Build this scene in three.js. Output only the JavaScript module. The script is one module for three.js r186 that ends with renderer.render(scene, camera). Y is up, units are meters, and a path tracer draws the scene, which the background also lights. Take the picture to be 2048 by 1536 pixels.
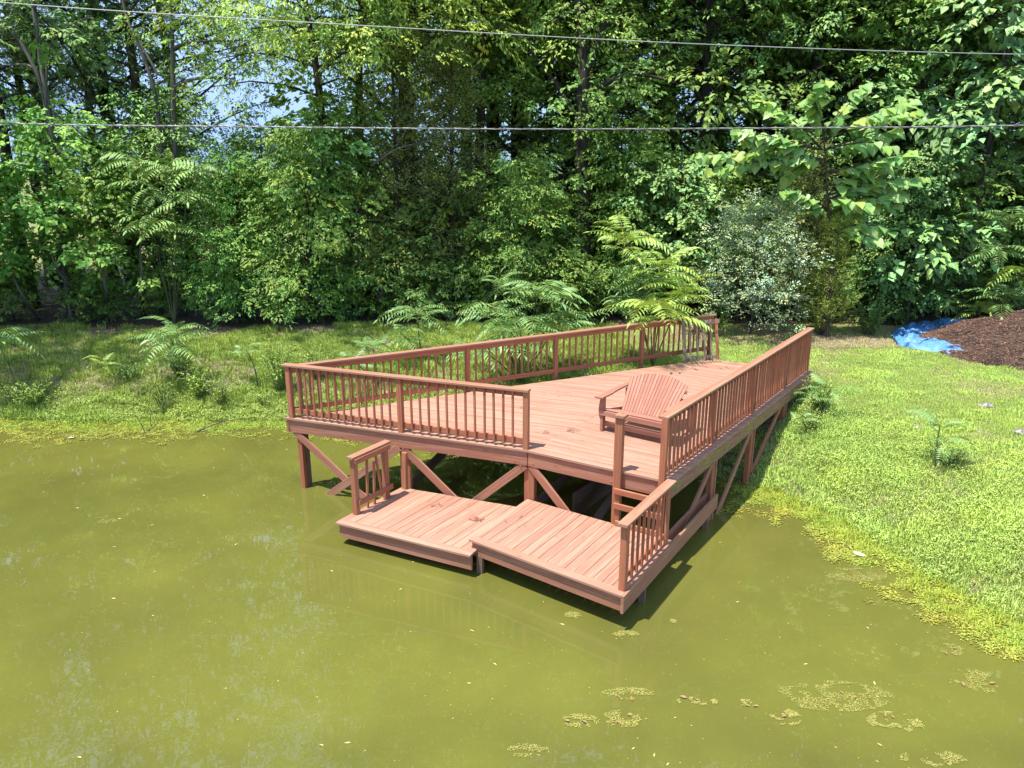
import * as THREE from 'three';
import { mergeGeometries } from 'three/addons/utils/BufferGeometryUtils.js';

// ---------------------------------------------------------------- camera, sky, sun, exposure
const V = (x, y, z) => new THREE.Vector3(x, y, z);
const scene = new THREE.Scene();
const FPX = 1470, PITCH = Math.atan(423 / FPX), DECK = 1.38, EYE = DECK + 4.27;
const camera = new THREE.PerspectiveCamera(2 * Math.atan(768 / FPX) * 180 / Math.PI, 4 / 3, 0.1, 2000);
camera.position.set(0, EYE, 0);
camera.rotation.x = -PITCH;
const renderer = new THREE.WebGLRenderer({ antialias: true });
renderer.toneMapping = THREE.LinearToneMapping;
renderer.toneMappingExposure = 1.8;
renderer.shadowMap.enabled = true;

function makeSky() {
  const W = 256, H = 128, d = new Float32Array(W * H * 4);
  const hz = [0.3, 0.45, 0.76], mid = [0.43, 0.59, 0.87], zen = [0.41, 0.57, 0.88];
  for (let r = 0; r < H; r++) {
    const up = Math.max(0, ((r + 0.5) / H - 0.5) * 2), a = Math.min(1, up / 0.35), b = Math.max(0, (up - 0.35) / 0.65);
    for (let c = 0; c < W; c++) for (let k = 0; k < 4; k++) {
      const v = k === 3 ? 1 : b > 0 ? mid[k] + (zen[k] - mid[k]) * b : hz[k] + (mid[k] - hz[k]) * a;
      d[(r * W + c) * 4 + k] = v;
    }
  }
  const t = new THREE.DataTexture(d, W, H, THREE.RGBAFormat, THREE.FloatType);
  t.mapping = THREE.EquirectangularReflectionMapping; t.magFilter = THREE.LinearFilter; t.needsUpdate = true;
  return t;
}
scene.background = makeSky();
scene.environment = scene.background;
const sun = new THREE.DirectionalLight(new THREE.Color(1, 0.955, 0.86), 5);
sun.position.set(-26, 100, 16);
sun.castShadow = true;
Object.assign(sun.shadow.camera, { left: -40, right: 40, top: 40, bottom: -40, far: 300 });
sun.shadow.mapSize.set(4096, 4096);
scene.add(sun);

// ---------------------------------------------------------------- helpers
let seed = 7;
const seedTo = (s) => { seed = s; };
const rnd = () => { seed = (seed + 0x6d2b79f5) | 0; let t = Math.imul(seed ^ (seed >>> 15), 1 | seed); t = (t + Math.imul(t ^ (t >>> 7), 61 | t)) ^ t; return ((t ^ (t >>> 14)) >>> 0) / 4294967296; };
const rr = (a, b) => a + (b - a) * rnd();
const gauss = () => (rnd() + rnd() + rnd() - 1.5) * 1.15;
const clamp = (x, a, b) => Math.min(b, Math.max(a, x));
const lerp = (a, b, t) => a + (b - a) * t;
const smooth = (a, b, x) => { const t = clamp((x - a) / (b - a), 0, 1); return t * t * (3 - 2 * t); };
const hash = (x, y) => { let h = Math.imul(x | 0, 374761393) + Math.imul(y | 0, 668265263); h = Math.imul(h ^ (h >>> 13), 1274126177); return ((h ^ (h >>> 16)) >>> 0) / 4294967296; };
const wrap = (i, p) => (p ? ((i % p) + p) % p : i);
function noise(x, y, px = 0, py = 0) {
  const i = Math.floor(x), j = Math.floor(y), u = x - i, v = y - j, s = u * u * (3 - 2 * u), t = v * v * (3 - 2 * v);
  const h = (a, b) => hash(wrap(a, px), wrap(b, py));
  return lerp(lerp(h(i, j), h(i + 1, j), s), lerp(h(i, j + 1), h(i + 1, j + 1), s), t);
}
const fbm = (x, y, o = 4, px = 0, py = 0) => { let s = 0, a = 0.5, n = 0; for (let k = 0; k < o; k++) { s += a * noise(x, y, px, py); n += a; a *= 0.5; x *= 2; y *= 2; px *= 2; py *= 2; } return s / n; };
// a picture point and a distance in front of the camera, as a place in the world
const CP = Math.cos(PITCH), SP = Math.sin(PITCH);
function at(px, py, z) {
  const dx = (px - 1024) / FPX, dy = -(py - 768) / FPX, Y = dy * CP - SP, Z = -dy * SP - CP, t = z / Z;
  return V(dx * t, EYE + Y * t, z);
}
function onLevel(px, py, y) {
  const dx = (px - 1024) / FPX, dy = -(py - 768) / FPX, Y = dy * CP - SP, Z = -dy * SP - CP, t = (y - EYE) / Y;
  return V(dx * t, y, Z * t);
}
const used = new Map();
function numbered(name) { const n = used.get(name) ?? 0; used.set(name, n + 1); return n ? name + '_' + String(n).padStart(3, '0') : name; }
function tag(o, label, category, group, kind) { if (label) o.userData.label = label; if (category) o.userData.category = category; if (group) o.userData.group = group; if (kind) o.userData.kind = kind; return o; }
function thing(name, p, label, category, group) { const g = new THREE.Group(); g.name = numbered(name); g.position.copy(p); scene.add(g); return tag(g, label, category, group); }
function part(name, geo, mat, parent) { const m = new THREE.Mesh(geo, mat); m.name = name; m.castShadow = m.receiveShadow = true; parent.add(m); return m; }
function solo(name, geo, mat, p, label, category, group) { const m = new THREE.Mesh(geo, mat); m.name = numbered(name); m.castShadow = m.receiveShadow = true; m.position.copy(p); scene.add(m); return tag(m, label, category, group); }

// ---------------------------------------------------------------- textures and materials
function dataTex(W, H, f, srgb) {
  const d = new Uint8Array(W * H * 4);
  for (let y = 0; y < H; y++) for (let x = 0; x < W; x++) { const c = f(x / W, y / H), o = (y * W + x) * 4; for (let k = 0; k < 3; k++) d[o + k] = clamp(Math.round((Array.isArray(c) ? c[k] : c) * 255), 0, 255); d[o + 3] = 255; }
  const t = new THREE.DataTexture(d, W, H); t.wrapS = t.wrapT = THREE.RepeatWrapping; t.magFilter = THREE.LinearFilter; t.minFilter = THREE.LinearMipmapLinearFilter; t.generateMipmaps = true;
  if (srgb) t.colorSpace = THREE.SRGBColorSpace; t.needsUpdate = true; return t;
}
const knots = []; seedTo(3); for (let k = 0; k < 9; k++) knots.push([rnd(), rnd(), rr(0.006, 0.012)]);
const grainAt = (u, v) => { // 2 m along u, 0.8 m along v
  let bend = 0, kn = 0;
  for (const [ku, kv, r] of knots) { let du = Math.abs(u - ku), dv = v - kv; du = Math.min(du, 1 - du); if (dv > 0.5) dv -= 1; if (dv < -0.5) dv += 1; const q = (du * du) / (r * r * 6) + (dv * dv) / (r * r * 4); bend += Math.sign(dv) * 0.012 * Math.exp(-q * 0.25); kn = Math.max(kn, Math.exp(-q * 1.4)); }
  const w = v + bend;
  const fine = noise(u * 14, w * 230, 14, 230), mid = fbm(u * 5, w * 64, 3, 5, 64), broad = fbm(u * 3, w * 9, 3, 3, 9);
  return { fine, mid, broad, kn, crack: smooth(0.8, 0.88, noise(u * 4 + 7, w * 150, 4, 150)) * smooth(0.5, 0.62, noise(u * 7, w * 20, 7, 20)) };
};
const woodMap = dataTex(1024, 512, (u, v) => {
  const g = grainAt(u, v), worn = smooth(0.35, 0.7, g.broad * 0.6 + g.mid * 0.4), f = 0.92 + 0.08 * (g.fine - 0.5) + 0.11 * (g.mid - 0.5);
  const d = (1 - 0.16 * g.crack) * (1 - 0.12 * g.kn);
  return [f * d * lerp(0.98, 1.05, worn), f * d * lerp(0.92, 1.06, worn), f * d * lerp(0.9, 1.06, worn)];
}, true);
const woodBump = dataTex(1024, 512, (u, v) => { const g = grainAt(u, v); return 0.62 + 0.3 * (g.fine - 0.5) + 0.3 * (g.mid - 0.5) - 0.45 * g.crack; });
const wood = (r, g, b, rough = 0.8) => new THREE.MeshStandardMaterial({ color: new THREE.Color().setRGB(r, g, b), map: woodMap, bumpMap: woodBump, bumpScale: 0.0012, roughness: rough });
const tones = (r, g, b, n, s, vary) => { seedTo(s); return Array.from({ length: n }, () => { const k = rr(1 - vary, 1 + vary), h = rr(-0.06, 0.06); return wood(r * k * (1 + h * 0.3), g * k * (1 - h), b * k * (1 - h)); }); };
const plankM = tones(0.407, 0.230, 0.158, 7, 11, 0.08), railM = tones(0.394, 0.151, 0.075, 5, 12, 0.07), fasciaM = tones(0.388, 0.169, 0.105, 4, 13, 0.05);
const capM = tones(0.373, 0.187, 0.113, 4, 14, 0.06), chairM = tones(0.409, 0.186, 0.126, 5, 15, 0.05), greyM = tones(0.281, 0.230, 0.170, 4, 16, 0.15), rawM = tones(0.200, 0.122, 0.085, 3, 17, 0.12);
const mossBounceMap = dataTex(512, 256, (u, v) => { const n = smooth(0.42, 0.62, fbm(u * 8, v * 5, 4, 8, 5)); const g = 0.8 + 0.3 * (noise(u * 20, v * 90, 20, 90) - 0.5); return [lerp(0.74, 0.72, n) * g, lerp(0.53, 0.6, n) * g, lerp(0.43, 0.36, n) * g]; }, true);  // algae patches, plus yellowish bounce light from lawn and water put into the colour
const mossBounceWood = new THREE.MeshStandardMaterial({ color: new THREE.Color().setRGB(0.85, 0.85, 0.8), map: mossBounceMap, bumpMap: woodBump, bumpScale: 0.0012, roughness: 0.9 });
const boltM = new THREE.MeshStandardMaterial({ color: 0x8d8377, roughness: 0.45, metalness: 0.8 });
const pick = (a) => a[Math.floor(rnd() * a.length) % a.length];
function leafMat(r, g, b, tr = 0.3, rough = 0.62) { return tr === 0 ? new THREE.MeshStandardMaterial({ color: new THREE.Color().setRGB(r, g, b), vertexColors: true, roughness: rough, side: THREE.DoubleSide }) : new THREE.MeshPhysicalMaterial({ color: new THREE.Color().setRGB(r, g, b), vertexColors: true, roughness: rough, side: THREE.DoubleSide, transmission: tr, thickness: 0, specularIntensity: 0.5 }); }
const barkMap = dataTex(256, 512, (u, v) => { const n = fbm(u * 10, v * 5, 4, 10, 5), r = noise(u * 22, v * 7, 22, 7); return 0.62 + 0.5 * (n - 0.5) + 0.3 * (r - 0.5); }, true);
const barkM = (r, g, b) => new THREE.MeshStandardMaterial({ color: new THREE.Color().setRGB(r, g, b), map: barkMap, bumpMap: barkMap, bumpScale: 0.02, roughness: 0.95 });
const barkDark = barkM(0.1, 0.075, 0.06), barkGrey = barkM(0.3, 0.28, 0.24), barkBrown = barkM(0.17, 0.12, 0.085);

// ---------------------------------------------------------------- solid pieces
// a board from a to b: w across (along side), t thick (along up), edges eased; u runs along the grain in metres
function board(a, b, side, w, t, O = V(0, 0, 0), ease = 0.004, w1 = w) {
  const x = b.clone().sub(a), L = x.length(); x.normalize();
  const z = side.clone().addScaledVector(x, -side.dot(x)).normalize(), y = V(0, 0, 0).crossVectors(z, x);
  const e = Math.min(ease, w * 0.3, t * 0.3), W = w / 2, T = t / 2, ring = [[-W + e, -T], [W - e, -T], [W, -T + e], [W, T - e], [W - e, T], [-W + e, T], [-W, T - e], [-W, -T + e]];
  const u0 = rnd() * 2, v0 = rnd(), P = [], UV = [], I = [];
  const put = (s, r) => { const k = r[0] * lerp(1, w1 / w, s / L); P.push(a.x - O.x + x.x * s + z.x * k + y.x * r[1], a.y - O.y + x.y * s + z.y * k + y.y * r[1], a.z - O.z + x.z * s + z.z * k + y.z * r[1]); };
  let per = 0;
  for (let k = 0; k < 8; k++) {
    const p = ring[k], q = ring[(k + 1) % 8], d = Math.hypot(p[0] - q[0], p[1] - q[1]), n = P.length / 3;
    put(0, p); put(L, p); put(L, q); put(0, q);
    const va = v0 + per / 0.8, vb = v0 + (per + d) / 0.8; per += d;
    UV.push(u0, va, u0 + L / 2, va, u0 + L / 2, vb, u0, vb); I.push(n, n + 2, n + 1, n, n + 3, n + 2);
  }
  for (const s of [0, L]) { const n = P.length / 3; for (const r of ring) { put(s, r); UV.push(u0 + r[1] / 2, v0 + r[0] / 0.8); } for (let k = 1; k < 7; k++) s ? I.push(n, n + k, n + k + 1) : I.push(n, n + k + 1, n + k); }
  const g = new THREE.BufferGeometry(); g.setAttribute('position', new THREE.Float32BufferAttribute(P, 3)); g.setAttribute('uv', new THREE.Float32BufferAttribute(UV, 2)); g.setIndex(I); 
  for (let k = 0; k < I.length; k += 3) { const s = I[k + 1]; I[k + 1] = I[k + 2]; I[k + 2] = s; } g.setIndex(I);
  g.computeVertexNormals(); return g;
}
// a flat polygon in plan (x, z) from y0 to y1, grain along angle dir
function slab(poly, y0, y1, dx, dz, O) {
  const P = [], UV = [], I = [], u0 = rnd() * 2, v0 = rnd(), e = 0.004, n = poly.length, cx = poly.reduce((s, p) => s + p[0], 0) / n, cz = poly.reduce((s, p) => s + p[1], 0) / n;
  const inset = poly.map(([x, z]) => { const d = Math.hypot(cx - x, cz - z) || 1; return [x + (cx - x) / d * e * 1.4, z + (cz - z) / d * e * 1.4]; });
  const put = (x, y, z, extra = 0) => { P.push(x - O.x, y - O.y, z - O.z); UV.push(u0 + (x * dx + z * dz) / 2, v0 + (-x * dz + z * dx + extra) / 0.8); };
  inset.forEach(([x, z]) => put(x, y1, z)); for (let k = 1; k < n - 1; k++) I.push(0, k, k + 1);
  let m = P.length / 3; poly.forEach(([x, z]) => put(x, y0, z)); for (let k = 1; k < n - 1; k++) I.push(m, m + k + 1, m + k);
  for (let k = 0; k < n; k++) { const a = poly[k], b = poly[(k + 1) % n], c = inset[k], d = inset[(k + 1) % n]; m = P.length / 3; put(c[0], y1, c[1]); put(d[0], y1, d[1]); put(b[0], y1 - e, b[1], 0.01); put(a[0], y1 - e, a[1], 0.01); I.push(m, m + 2, m + 1, m, m + 3, m + 2); m = P.length / 3; put(a[0], y1 - e, a[1]); put(b[0], y1 - e, b[1]); put(b[0], y0, b[1], y1 - y0); put(a[0], y0, a[1], y1 - y0); I.push(m, m + 2, m + 1, m, m + 3, m + 2); }
  let area = 0; for (let k = 0; k < n; k++) { const a = poly[k], b = poly[(k + 1) % n]; area += a[0] * b[1] - b[0] * a[1]; }
  if (area > 0) for (let k = 0; k < I.length; k += 3) { const s = I[k + 1]; I[k + 1] = I[k + 2]; I[k + 2] = s; }
  const g = new THREE.BufferGeometry(); g.setAttribute('position', new THREE.Float32BufferAttribute(P, 3)); g.setAttribute('uv', new THREE.Float32BufferAttribute(UV, 2)); g.setIndex(I); g.computeVertexNormals(); return g;
}
function clipHalf(poly, nx, nz, d) { // keeps n.p <= d
  const out = []; for (let k = 0; k < poly.length; k++) { const a = poly[k], b = poly[(k + 1) % poly.length], fa = a[0] * nx + a[1] * nz - d, fb = b[0] * nx + b[1] * nz - d; if (fa <= 0) out.push(a); if (fa * fb < 0) { const t = fa / (fa - fb); out.push([a[0] + (b[0] - a[0]) * t, a[1] + (b[1] - a[1]) * t]); } } return out;
}
// planks that fill a convex region, laid from its edge at p along direction (dx, dz), one after another towards normal (nx, nz)
function planks(region, p, dx, dz, w, gap, y1, t, parent, O, nosing = 0) {
  let nx = -dz, nz = dx; const far = region.map((q) => (q[0] - p[0]) * nx + (q[1] - p[1]) * nz); if (Math.max(...far) < 0.2) { nx = -nx; nz = -nz; }
  const most = Math.max(...region.map((q) => (q[0] - p[0]) * nx + (q[1] - p[1]) * nz));
  for (let s = -nosing; s < most - 0.01; s += w + gap) {
    const a = s + p[0] * nx + p[1] * nz; let q = clipHalf(region, -nx, -nz, -a); q = clipHalf(q, nx, nz, a + w); if (q.length < 3) continue;
    const lift = rr(-0.0025, 0.0025); part('plank', slab(q, y1 - t + lift, y1 + lift, dx, dz, O), pick(plankM), parent);
  }
}
function tube(pts, radii, sides = 7, O = V(0, 0, 0), vScale = 1) {
  const P = [], UV = [], I = [], n = pts.length; let len = 0;
  let ref = V(0.31, 0.2, 0.93);
  for (let k = 0; k < n; k++) {
    const t = pts[Math.min(n - 1, k + 1)].clone().sub(pts[Math.max(0, k - 1)]).normalize();
    const s = V(0, 0, 0).crossVectors(t, ref).normalize(); if (s.lengthSq() < 0.1) s.set(1, 0, 0); const b = V(0, 0, 0).crossVectors(t, s); ref = b.clone().negate().cross(s).lengthSq() > 0 ? V(0, 0, 0).crossVectors(s, t) : ref;
    if (k) len += pts[k].distanceTo(pts[k - 1]);
    for (let j = 0; j <= sides; j++) { const a = j / sides * Math.PI * 2, c = Math.cos(a) * radii[k], d = Math.sin(a) * radii[k]; P.push(pts[k].x - O.x + s.x * c + b.x * d, pts[k].y - O.y + s.y * c + b.y * d, pts[k].z - O.z + s.z * c + b.z * d); UV.push(j / sides, len * vScale); }
  }
  for (let k = 0; k < n - 1; k++) for (let j = 0; j < sides; j++) { const a = k * (sides + 1) + j, b = a + sides + 1; I.push(a, a + 1, b, a + 1, b + 1, b); }
  const g = new THREE.BufferGeometry(); g.setAttribute('position', new THREE.Float32BufferAttribute(P, 3)); g.setAttribute('uv', new THREE.Float32BufferAttribute(UV, 2)); g.setIndex(I); g.computeVertexNormals(); return g;
}
const UP = V(0, 1, 0);

// ---------------------------------------------------------------- ground and water
const SHORE = [[-80, -18.5], [-20, -17.0], [-12.2, -16.7], [-10.3, -16.3], [-8.6, -16.55], [-5.5, -16.5], [-3, -16], [0, -15.2], [2.5, -14], [4.5, -12.85], [5.2, -12.2], [5.7, -11.2], [5.95, -10.1], [6.25, -9.2], [6.7, -8.2], [7.6, -6.5], [9, -4], [12, 0], [16, 6], [30, 20], [80, 45]];
function shoreDist(x, z) { // metres inland of the water's edge, negative over the pond
  let best = 1e9, sign = 1;
  for (let k = 0; k < SHORE.length - 1; k++) {
    const [ax, az] = SHORE[k], [bx, bz] = SHORE[k + 1], dx = bx - ax, dz = bz - az, t = clamp(((x - ax) * dx + (z - az) * dz) / (dx * dx + dz * dz), 0, 1), qx = x - ax - dx * t, qz = z - az - dz * t, d = Math.hypot(qx, qz);
    if (d < best - 1e-9) { best = d; sign = dx * (z - az) - dz * (x - ax) < 0 ? 1 : -1; }
  }
  return best * sign;
}
function groundY(x, z) {
  if (z > 60) return Math.min(1, (z - 60) * 0.05) - 0.5;
  const d = shoreDist(x, z);
  if (d < 0) return Math.max(-0.7, d * 0.4);
  return 1.22 * (1 - Math.exp(-d / 2.1)) + (fbm(x * 0.5 + 40, z * 0.5 + 80, 3) - 0.5) * 0.16 * smooth(0, 1.5, d) + (z < -40 ? (-40 - z) * 0.004 : 0);
}
function axis(list) { const out = []; for (const [a, b, s] of list) for (let v = a; v < b - 1e-6; v += s) out.push(v); out.push(list[list.length - 1][1]); return out; }
{
  const xs = axis([[-900, -60, 40], [-60, -20, 4], [-20, 20, 0.22], [20, 60, 4], [60, 900, 40]]), zs = axis([[-900, -60, 40], [-60, -28, 2], [-28, -5, 0.2], [-5, 60, 3.25], [60, 900, 60]]);
  const P = [], UV = [], C = [], I = [];
  for (const z of zs) for (const x of xs) {
    const y = groundY(x, z), d = shoreDist(x, z); P.push(x, y, z); UV.push(x, z);
    const n = fbm(x * 0.8 + 9, z * 0.8 + 3, 4), m = fbm(x * 2.7 + 5, z * 2.7 + 60, 3);
    let c = [0.24, 0.3, 0.075];
    const bare = smooth(0.47, 0.6, n + (x < -3 ? 0.1 * smooth(0.5, 1, d) * smooth(2.6, 1.6, d) : 0)) * (x < -3 ? 1 : 0.35) + smooth(-1.2, 0.8, -z - 18.6 - Math.abs(x - 9) * 0.25) * (x > 6 ? 0.5 : 0);
    const straw = [0.36, 0.28, 0.17]; c = c.map((v, k) => lerp(v, straw[k], clamp(bare, 0, 0.95)));
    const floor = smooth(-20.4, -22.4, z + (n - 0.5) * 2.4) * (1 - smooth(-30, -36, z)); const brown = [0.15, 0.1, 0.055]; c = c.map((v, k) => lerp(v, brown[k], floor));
    const far = smooth(-31, -36, z), field = [0.36, 0.36, 0.12]; c = c.map((v, k) => lerp(v, field[k], far));
    const mud = 1 - smooth(-0.2, 0.25, d), silt = [0.13, 0.12, 0.045]; c = c.map((v, k) => lerp(v, silt[k], mud));
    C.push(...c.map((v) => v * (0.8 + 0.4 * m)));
  }
  const w = xs.length; for (let j = 0; j < zs.length - 1; j++) for (let i = 0; i < w - 1; i++) { const a = j * w + i; I.push(a, a + w, a + 1, a + 1, a + w, a + w + 1); }
  const g = new THREE.BufferGeometry(); g.setAttribute('position', new THREE.Float32BufferAttribute(P, 3)); g.setAttribute('uv', new THREE.Float32BufferAttribute(UV, 2)); g.setAttribute('color', new THREE.Float32BufferAttribute(C, 3)); g.setIndex(I); g.computeVertexNormals();
  const grit = dataTex(256, 256, (u, v) => 0.72 + 0.6 * (fbm(u * 24, v * 24, 3, 24, 24) - 0.5), true);
  const m = new THREE.MeshStandardMaterial({ vertexColors: true, map: grit, bumpMap: grit, bumpScale: 0.02, roughness: 1 });
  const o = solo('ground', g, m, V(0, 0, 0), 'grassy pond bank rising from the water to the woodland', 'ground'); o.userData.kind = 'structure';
}
{
  const g = new THREE.PlaneGeometry(260, 120, 1, 1); g.rotateX(-Math.PI / 2); const uv = g.attributes.uv; for (let k = 0; k < uv.count; k++) uv.setXY(k, uv.getX(k) * 260, uv.getY(k) * 120);
  const tint = dataTex(1024, 1024, (u, v) => { const n = fbm(u * 6, v * 6, 5, 6, 6) - 0.5, sp = smooth(0.86, 0.93, noise(u * 400, v * 400, 400, 400)) * smooth(0.45, 0.65, noise(u * 30, v * 30, 30, 30)); const k = 0.82 + 0.16 * n; return [k + 0.12 * sp, k + 0.11 * sp, k * 0.92 + 0.1 * sp - 0.06 * n]; }, true); tint.repeat.set(1 / 7, 1 / 7);
  const rip = dataTex(512, 512, (u, v) => 0.5 + 0.6 * (fbm(u * 7, v * 12, 4, 7, 12) - 0.5)); rip.repeat.set(1 / 3.1, 1 / 3.1);
  const m = new THREE.MeshPhysicalMaterial({ color: new THREE.Color().setRGB(0.18, 0.18, 0.044), map: tint, bumpMap: rip, bumpScale: 0.0012, roughness: 0.0, ior: 1.6 });
  const o = solo('water', g, m, V(0, 0, 39), 'still olive green pond water', 'water'); o.userData.kind = 'structure';
}

// ---------------------------------------------------------------- the deck
const RD = [0.5878, -0.809]; // along the right hand railing, away from the camera
const cB = [0.24, -11.0], cR = [2.29, -9.74], cFR = [6.74, -15.87], cS = [4.68, -16.98], cL = [-4.13, -12.64];
const unit = (a, b) => { const d = [b[0] - a[0], b[1] - a[1]], l = Math.hypot(...d); return [d[0] / l, d[1] / l]; };
const P3 = (p, y) => V(p[0], y, p[1]);
const off = (p, d, s, n = [0, 0], t = 0) => [p[0] + d[0] * s + n[0] * t, p[1] + d[1] * s + n[1] * t];
const deckO = V(1.5, 0, -13);
const deck = thing('timber_deck', deckO, 'red brown stained timber deck on posts over the pond with railings and landing', 'deck');
const B = (name, a, b, side, w, t, mats, parent = deck) => part(name, board(a, b, side, w, t, deckO), pick(mats), parent);
const out = (d, toward) => { const n = [-d[1], d[0]]; return n[0] * toward[0] + n[1] * toward[1] > 0 ? n : [-n[0], -n[1]]; };
const dLB = unit(cL, cB), nLB = out(dLB, [-0.3, 1]), dBR = unit(cB, cR), nBR = out(dBR, [-0.5, 1]), dR = unit(cR, cFR), nR = out(dR, [1, 0.3]), dBack = unit(cL, cS), nBack = out(dBack, [-0.3, -1]);
seedTo(101);
{ // floor
  const joists = []; for (let s = 0.3; s < 7.2; s += 0.61) { const a = off(cR, dR, s, nR, -0.1), b = off(cB, dR, s, nBR, -0.05); joists.push(board(P3(a, DECK - 0.135), P3(b, DECK - 0.135), UP, 0.18, 0.038, deckO)); }
  for (let s = 0.4; s < 8; s += 0.61) { const a = off(cL, dLB, Math.min(4.5, s), nLB, -0.06), l = (4.5 - Math.abs(s - 4.4)) * 0.55; if (s < 4.3) joists.push(board(P3(a, DECK - 0.135), P3(off(a, nLB, -Math.max(0.2, s * 0.95)), DECK - 0.135), UP, 0.18, 0.038, deckO)); }
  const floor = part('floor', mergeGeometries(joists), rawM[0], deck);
  planks([cL, cB, cS], cL, dLB[0], dLB[1], 0.139, 0.006, DECK, 0.034, floor, deckO);
  planks([cB, cR, cFR, cS], cB, dBR[0], dBR[1], 0.139, 0.006, DECK, 0.034, floor, deckO);
  const fy = DECK - 0.036 - 0.12;
  B('fascia_board', P3(off(cL, dLB, 0.02, nLB, -0.045), fy), P3(off(cB, dLB, -0.004, nLB, -0.045), fy), UP, 0.24, 0.038, fasciaM);
  B('fascia_board', P3(off(cB, dBR, 0.006, nBR, -0.045), fy), P3(off(cR, dBR, -0.04, nBR, -0.045), fy), UP, 0.24, 0.038, fasciaM);
  for (const [s0, s1] of [[0.02, 3.9], [3.906, 7.5]]) part('fascia_board', board(P3(off(cR, dR, s0, nR, -0.03), fy), P3(off(cR, dR, s1, nR, -0.03), fy), UP, 0.24, 0.038, deckO), mossBounceWood, deck);
  B('fascia_board', P3(off(cL, dBack, 0.05, nBack, -0.03), fy), P3(off(cS, dBack, -0.02, nBack, -0.03), fy), UP, 0.24, 0.038, fasciaM);
  const dF = unit(cS, cFR); B('fascia_board', P3(off(cS, dF, 0.05, out(dF, [0, -1]), -0.03), fy), P3(off(cFR, dF, -0.05, out(dF, [0, -1]), -0.03), fy), UP, 0.24, 0.038, fasciaM);
  const sc = []; for (const [p, d, n, l, k] of [[cL, dLB, nLB, 4.6, 9], [cB, dBR, nBR, 2.3, 4]]) for (let i = 0; i < k; i++) { const q = off(p, d, 0.1 + (l - 0.25) * i / (k - 1), n, -0.0215); const c = new THREE.SphereGeometry(0.009, 6, 4); c.translate(q[0] - deckO.x, fy + (i % 2 ? 0.05 : -0.06), q[1] - deckO.z); sc.push(c); }
  part('screw_heads', mergeGeometries(sc), railM[1], deck).userData.kind = 'stuff';
}
// a railing between stations on a straight line: n points outwards
function railing(p, d, n, stations, opt = {}) {
  const y0 = opt.y ?? DECK, h = opt.h ?? 0.98, cap = 0.14, a0 = stations[0] - (opt.over0 ?? 0.07), a1 = stations[stations.length - 1] + (opt.over1 ?? 0.07), side = V(n[0], 0, n[1]);
  const root = B('railing', P3(off(p, d, a0), y0 + h - 0.019), P3(off(p, d, a1), y0 + h - 0.019), side, cap, 0.038, capM);
  const bo = opt.baluster ?? 1; // which side the balusters are fixed to: 1 outside, -1 inside
  stations.forEach((s, k) => {
    if (!(opt.skipPosts ?? []).includes(k)) { const q = off(p, d, s, n, opt.postOut ?? 0); const b = P3(q, y0 - (opt.postDown ?? -0.002)), c = P3(q, y0 + h - 0.039); B('post', b, c, side, 0.09, 0.09, railM, root); }
    if (k + 1 < stations.length) {
      const s0 = s + 0.05, s1 = stations[k + 1] - 0.05, ro = -0.019 * bo;
      B('top_rail', P3(off(p, d, s0, n, ro), y0 + h - 0.085), P3(off(p, d, s1, n, ro), y0 + h - 0.085), UP, 0.089, 0.036, railM, root);
      const low = opt.low ?? 0.125;
      B('bottom_rail', P3(off(p, d, s0, n, ro), y0 + low), P3(off(p, d, s1, n, ro), y0 + low), UP, 0.089, 0.036, railM, root);
      const m = opt.count ? opt.count[k] : Math.round((s1 - s0) / 0.158) - 1;
      for (let i = 1; i <= m; i++) { const q = off(p, d, s0 + (s1 - s0) * i / (m + 1) + rr(-0.006, 0.006), n, 0.0185 * bo + rr(0, 0.001)), q2 = off(q, d, rr(-0.006, 0.006)); B('baluster', P3(q, y0 + low - 0.065 + rr(-0.008, 0.004)), P3(q2, y0 + h - 0.04), side, 0.034, 0.034, railM, root); }
    }
  });
  return root;
}
{
  const pA = off(cL, dLB, 0.13, nLB, -0.06); railing(pA, dLB, nLB, [0, 2.24, 4.5], { count: [13, 12], h: 1.0, over0: 0.09, over1: 0.05, low: 0.13 });
  const q = off(cL, dLB, 0.13, nLB, -0.06); const pB = off(q, nBack, 0.0), wE = onLevel(1418, 707, DECK), dBk = unit(pB, [wE.x, wE.z]), nBk = out(dBk, [-0.3, -1]);
  const lenB = (x, y) => { const w = onLevel(x, y, DECK); return (w.x - pB[0]) * dBk[0] + (w.z - pB[1]) * dBk[1]; };
  railing(pB, dBk, nBk, [0, lenB(932.6, 779), lenB(1110, 754), lenB(1276, 726), lenB(1418, 707)], { skipPosts: [0], over0: -0.03, over1: 0.1, h: 0.97, low: 0.15, postDown: 0.2 });
  const pC = off(cR, dR, 0, nR, -0.15); const lenC = (x, y) => { const w = onLevel(x, y, DECK); return (w.x - pC[0]) * dR[0] + (w.z - pC[1]) * dR[1]; };
  railing(pC, dR, nR, [-0.02, lenC(1430, 888), lenC(1507, 828), lenC(1568, 778), lenC(1612, 742)], { skipPosts: [0], h: 0.98, low: 0.1, over0: 0.06, over1: 0.06, count: [11, 12, 12, 11] });
}
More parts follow.
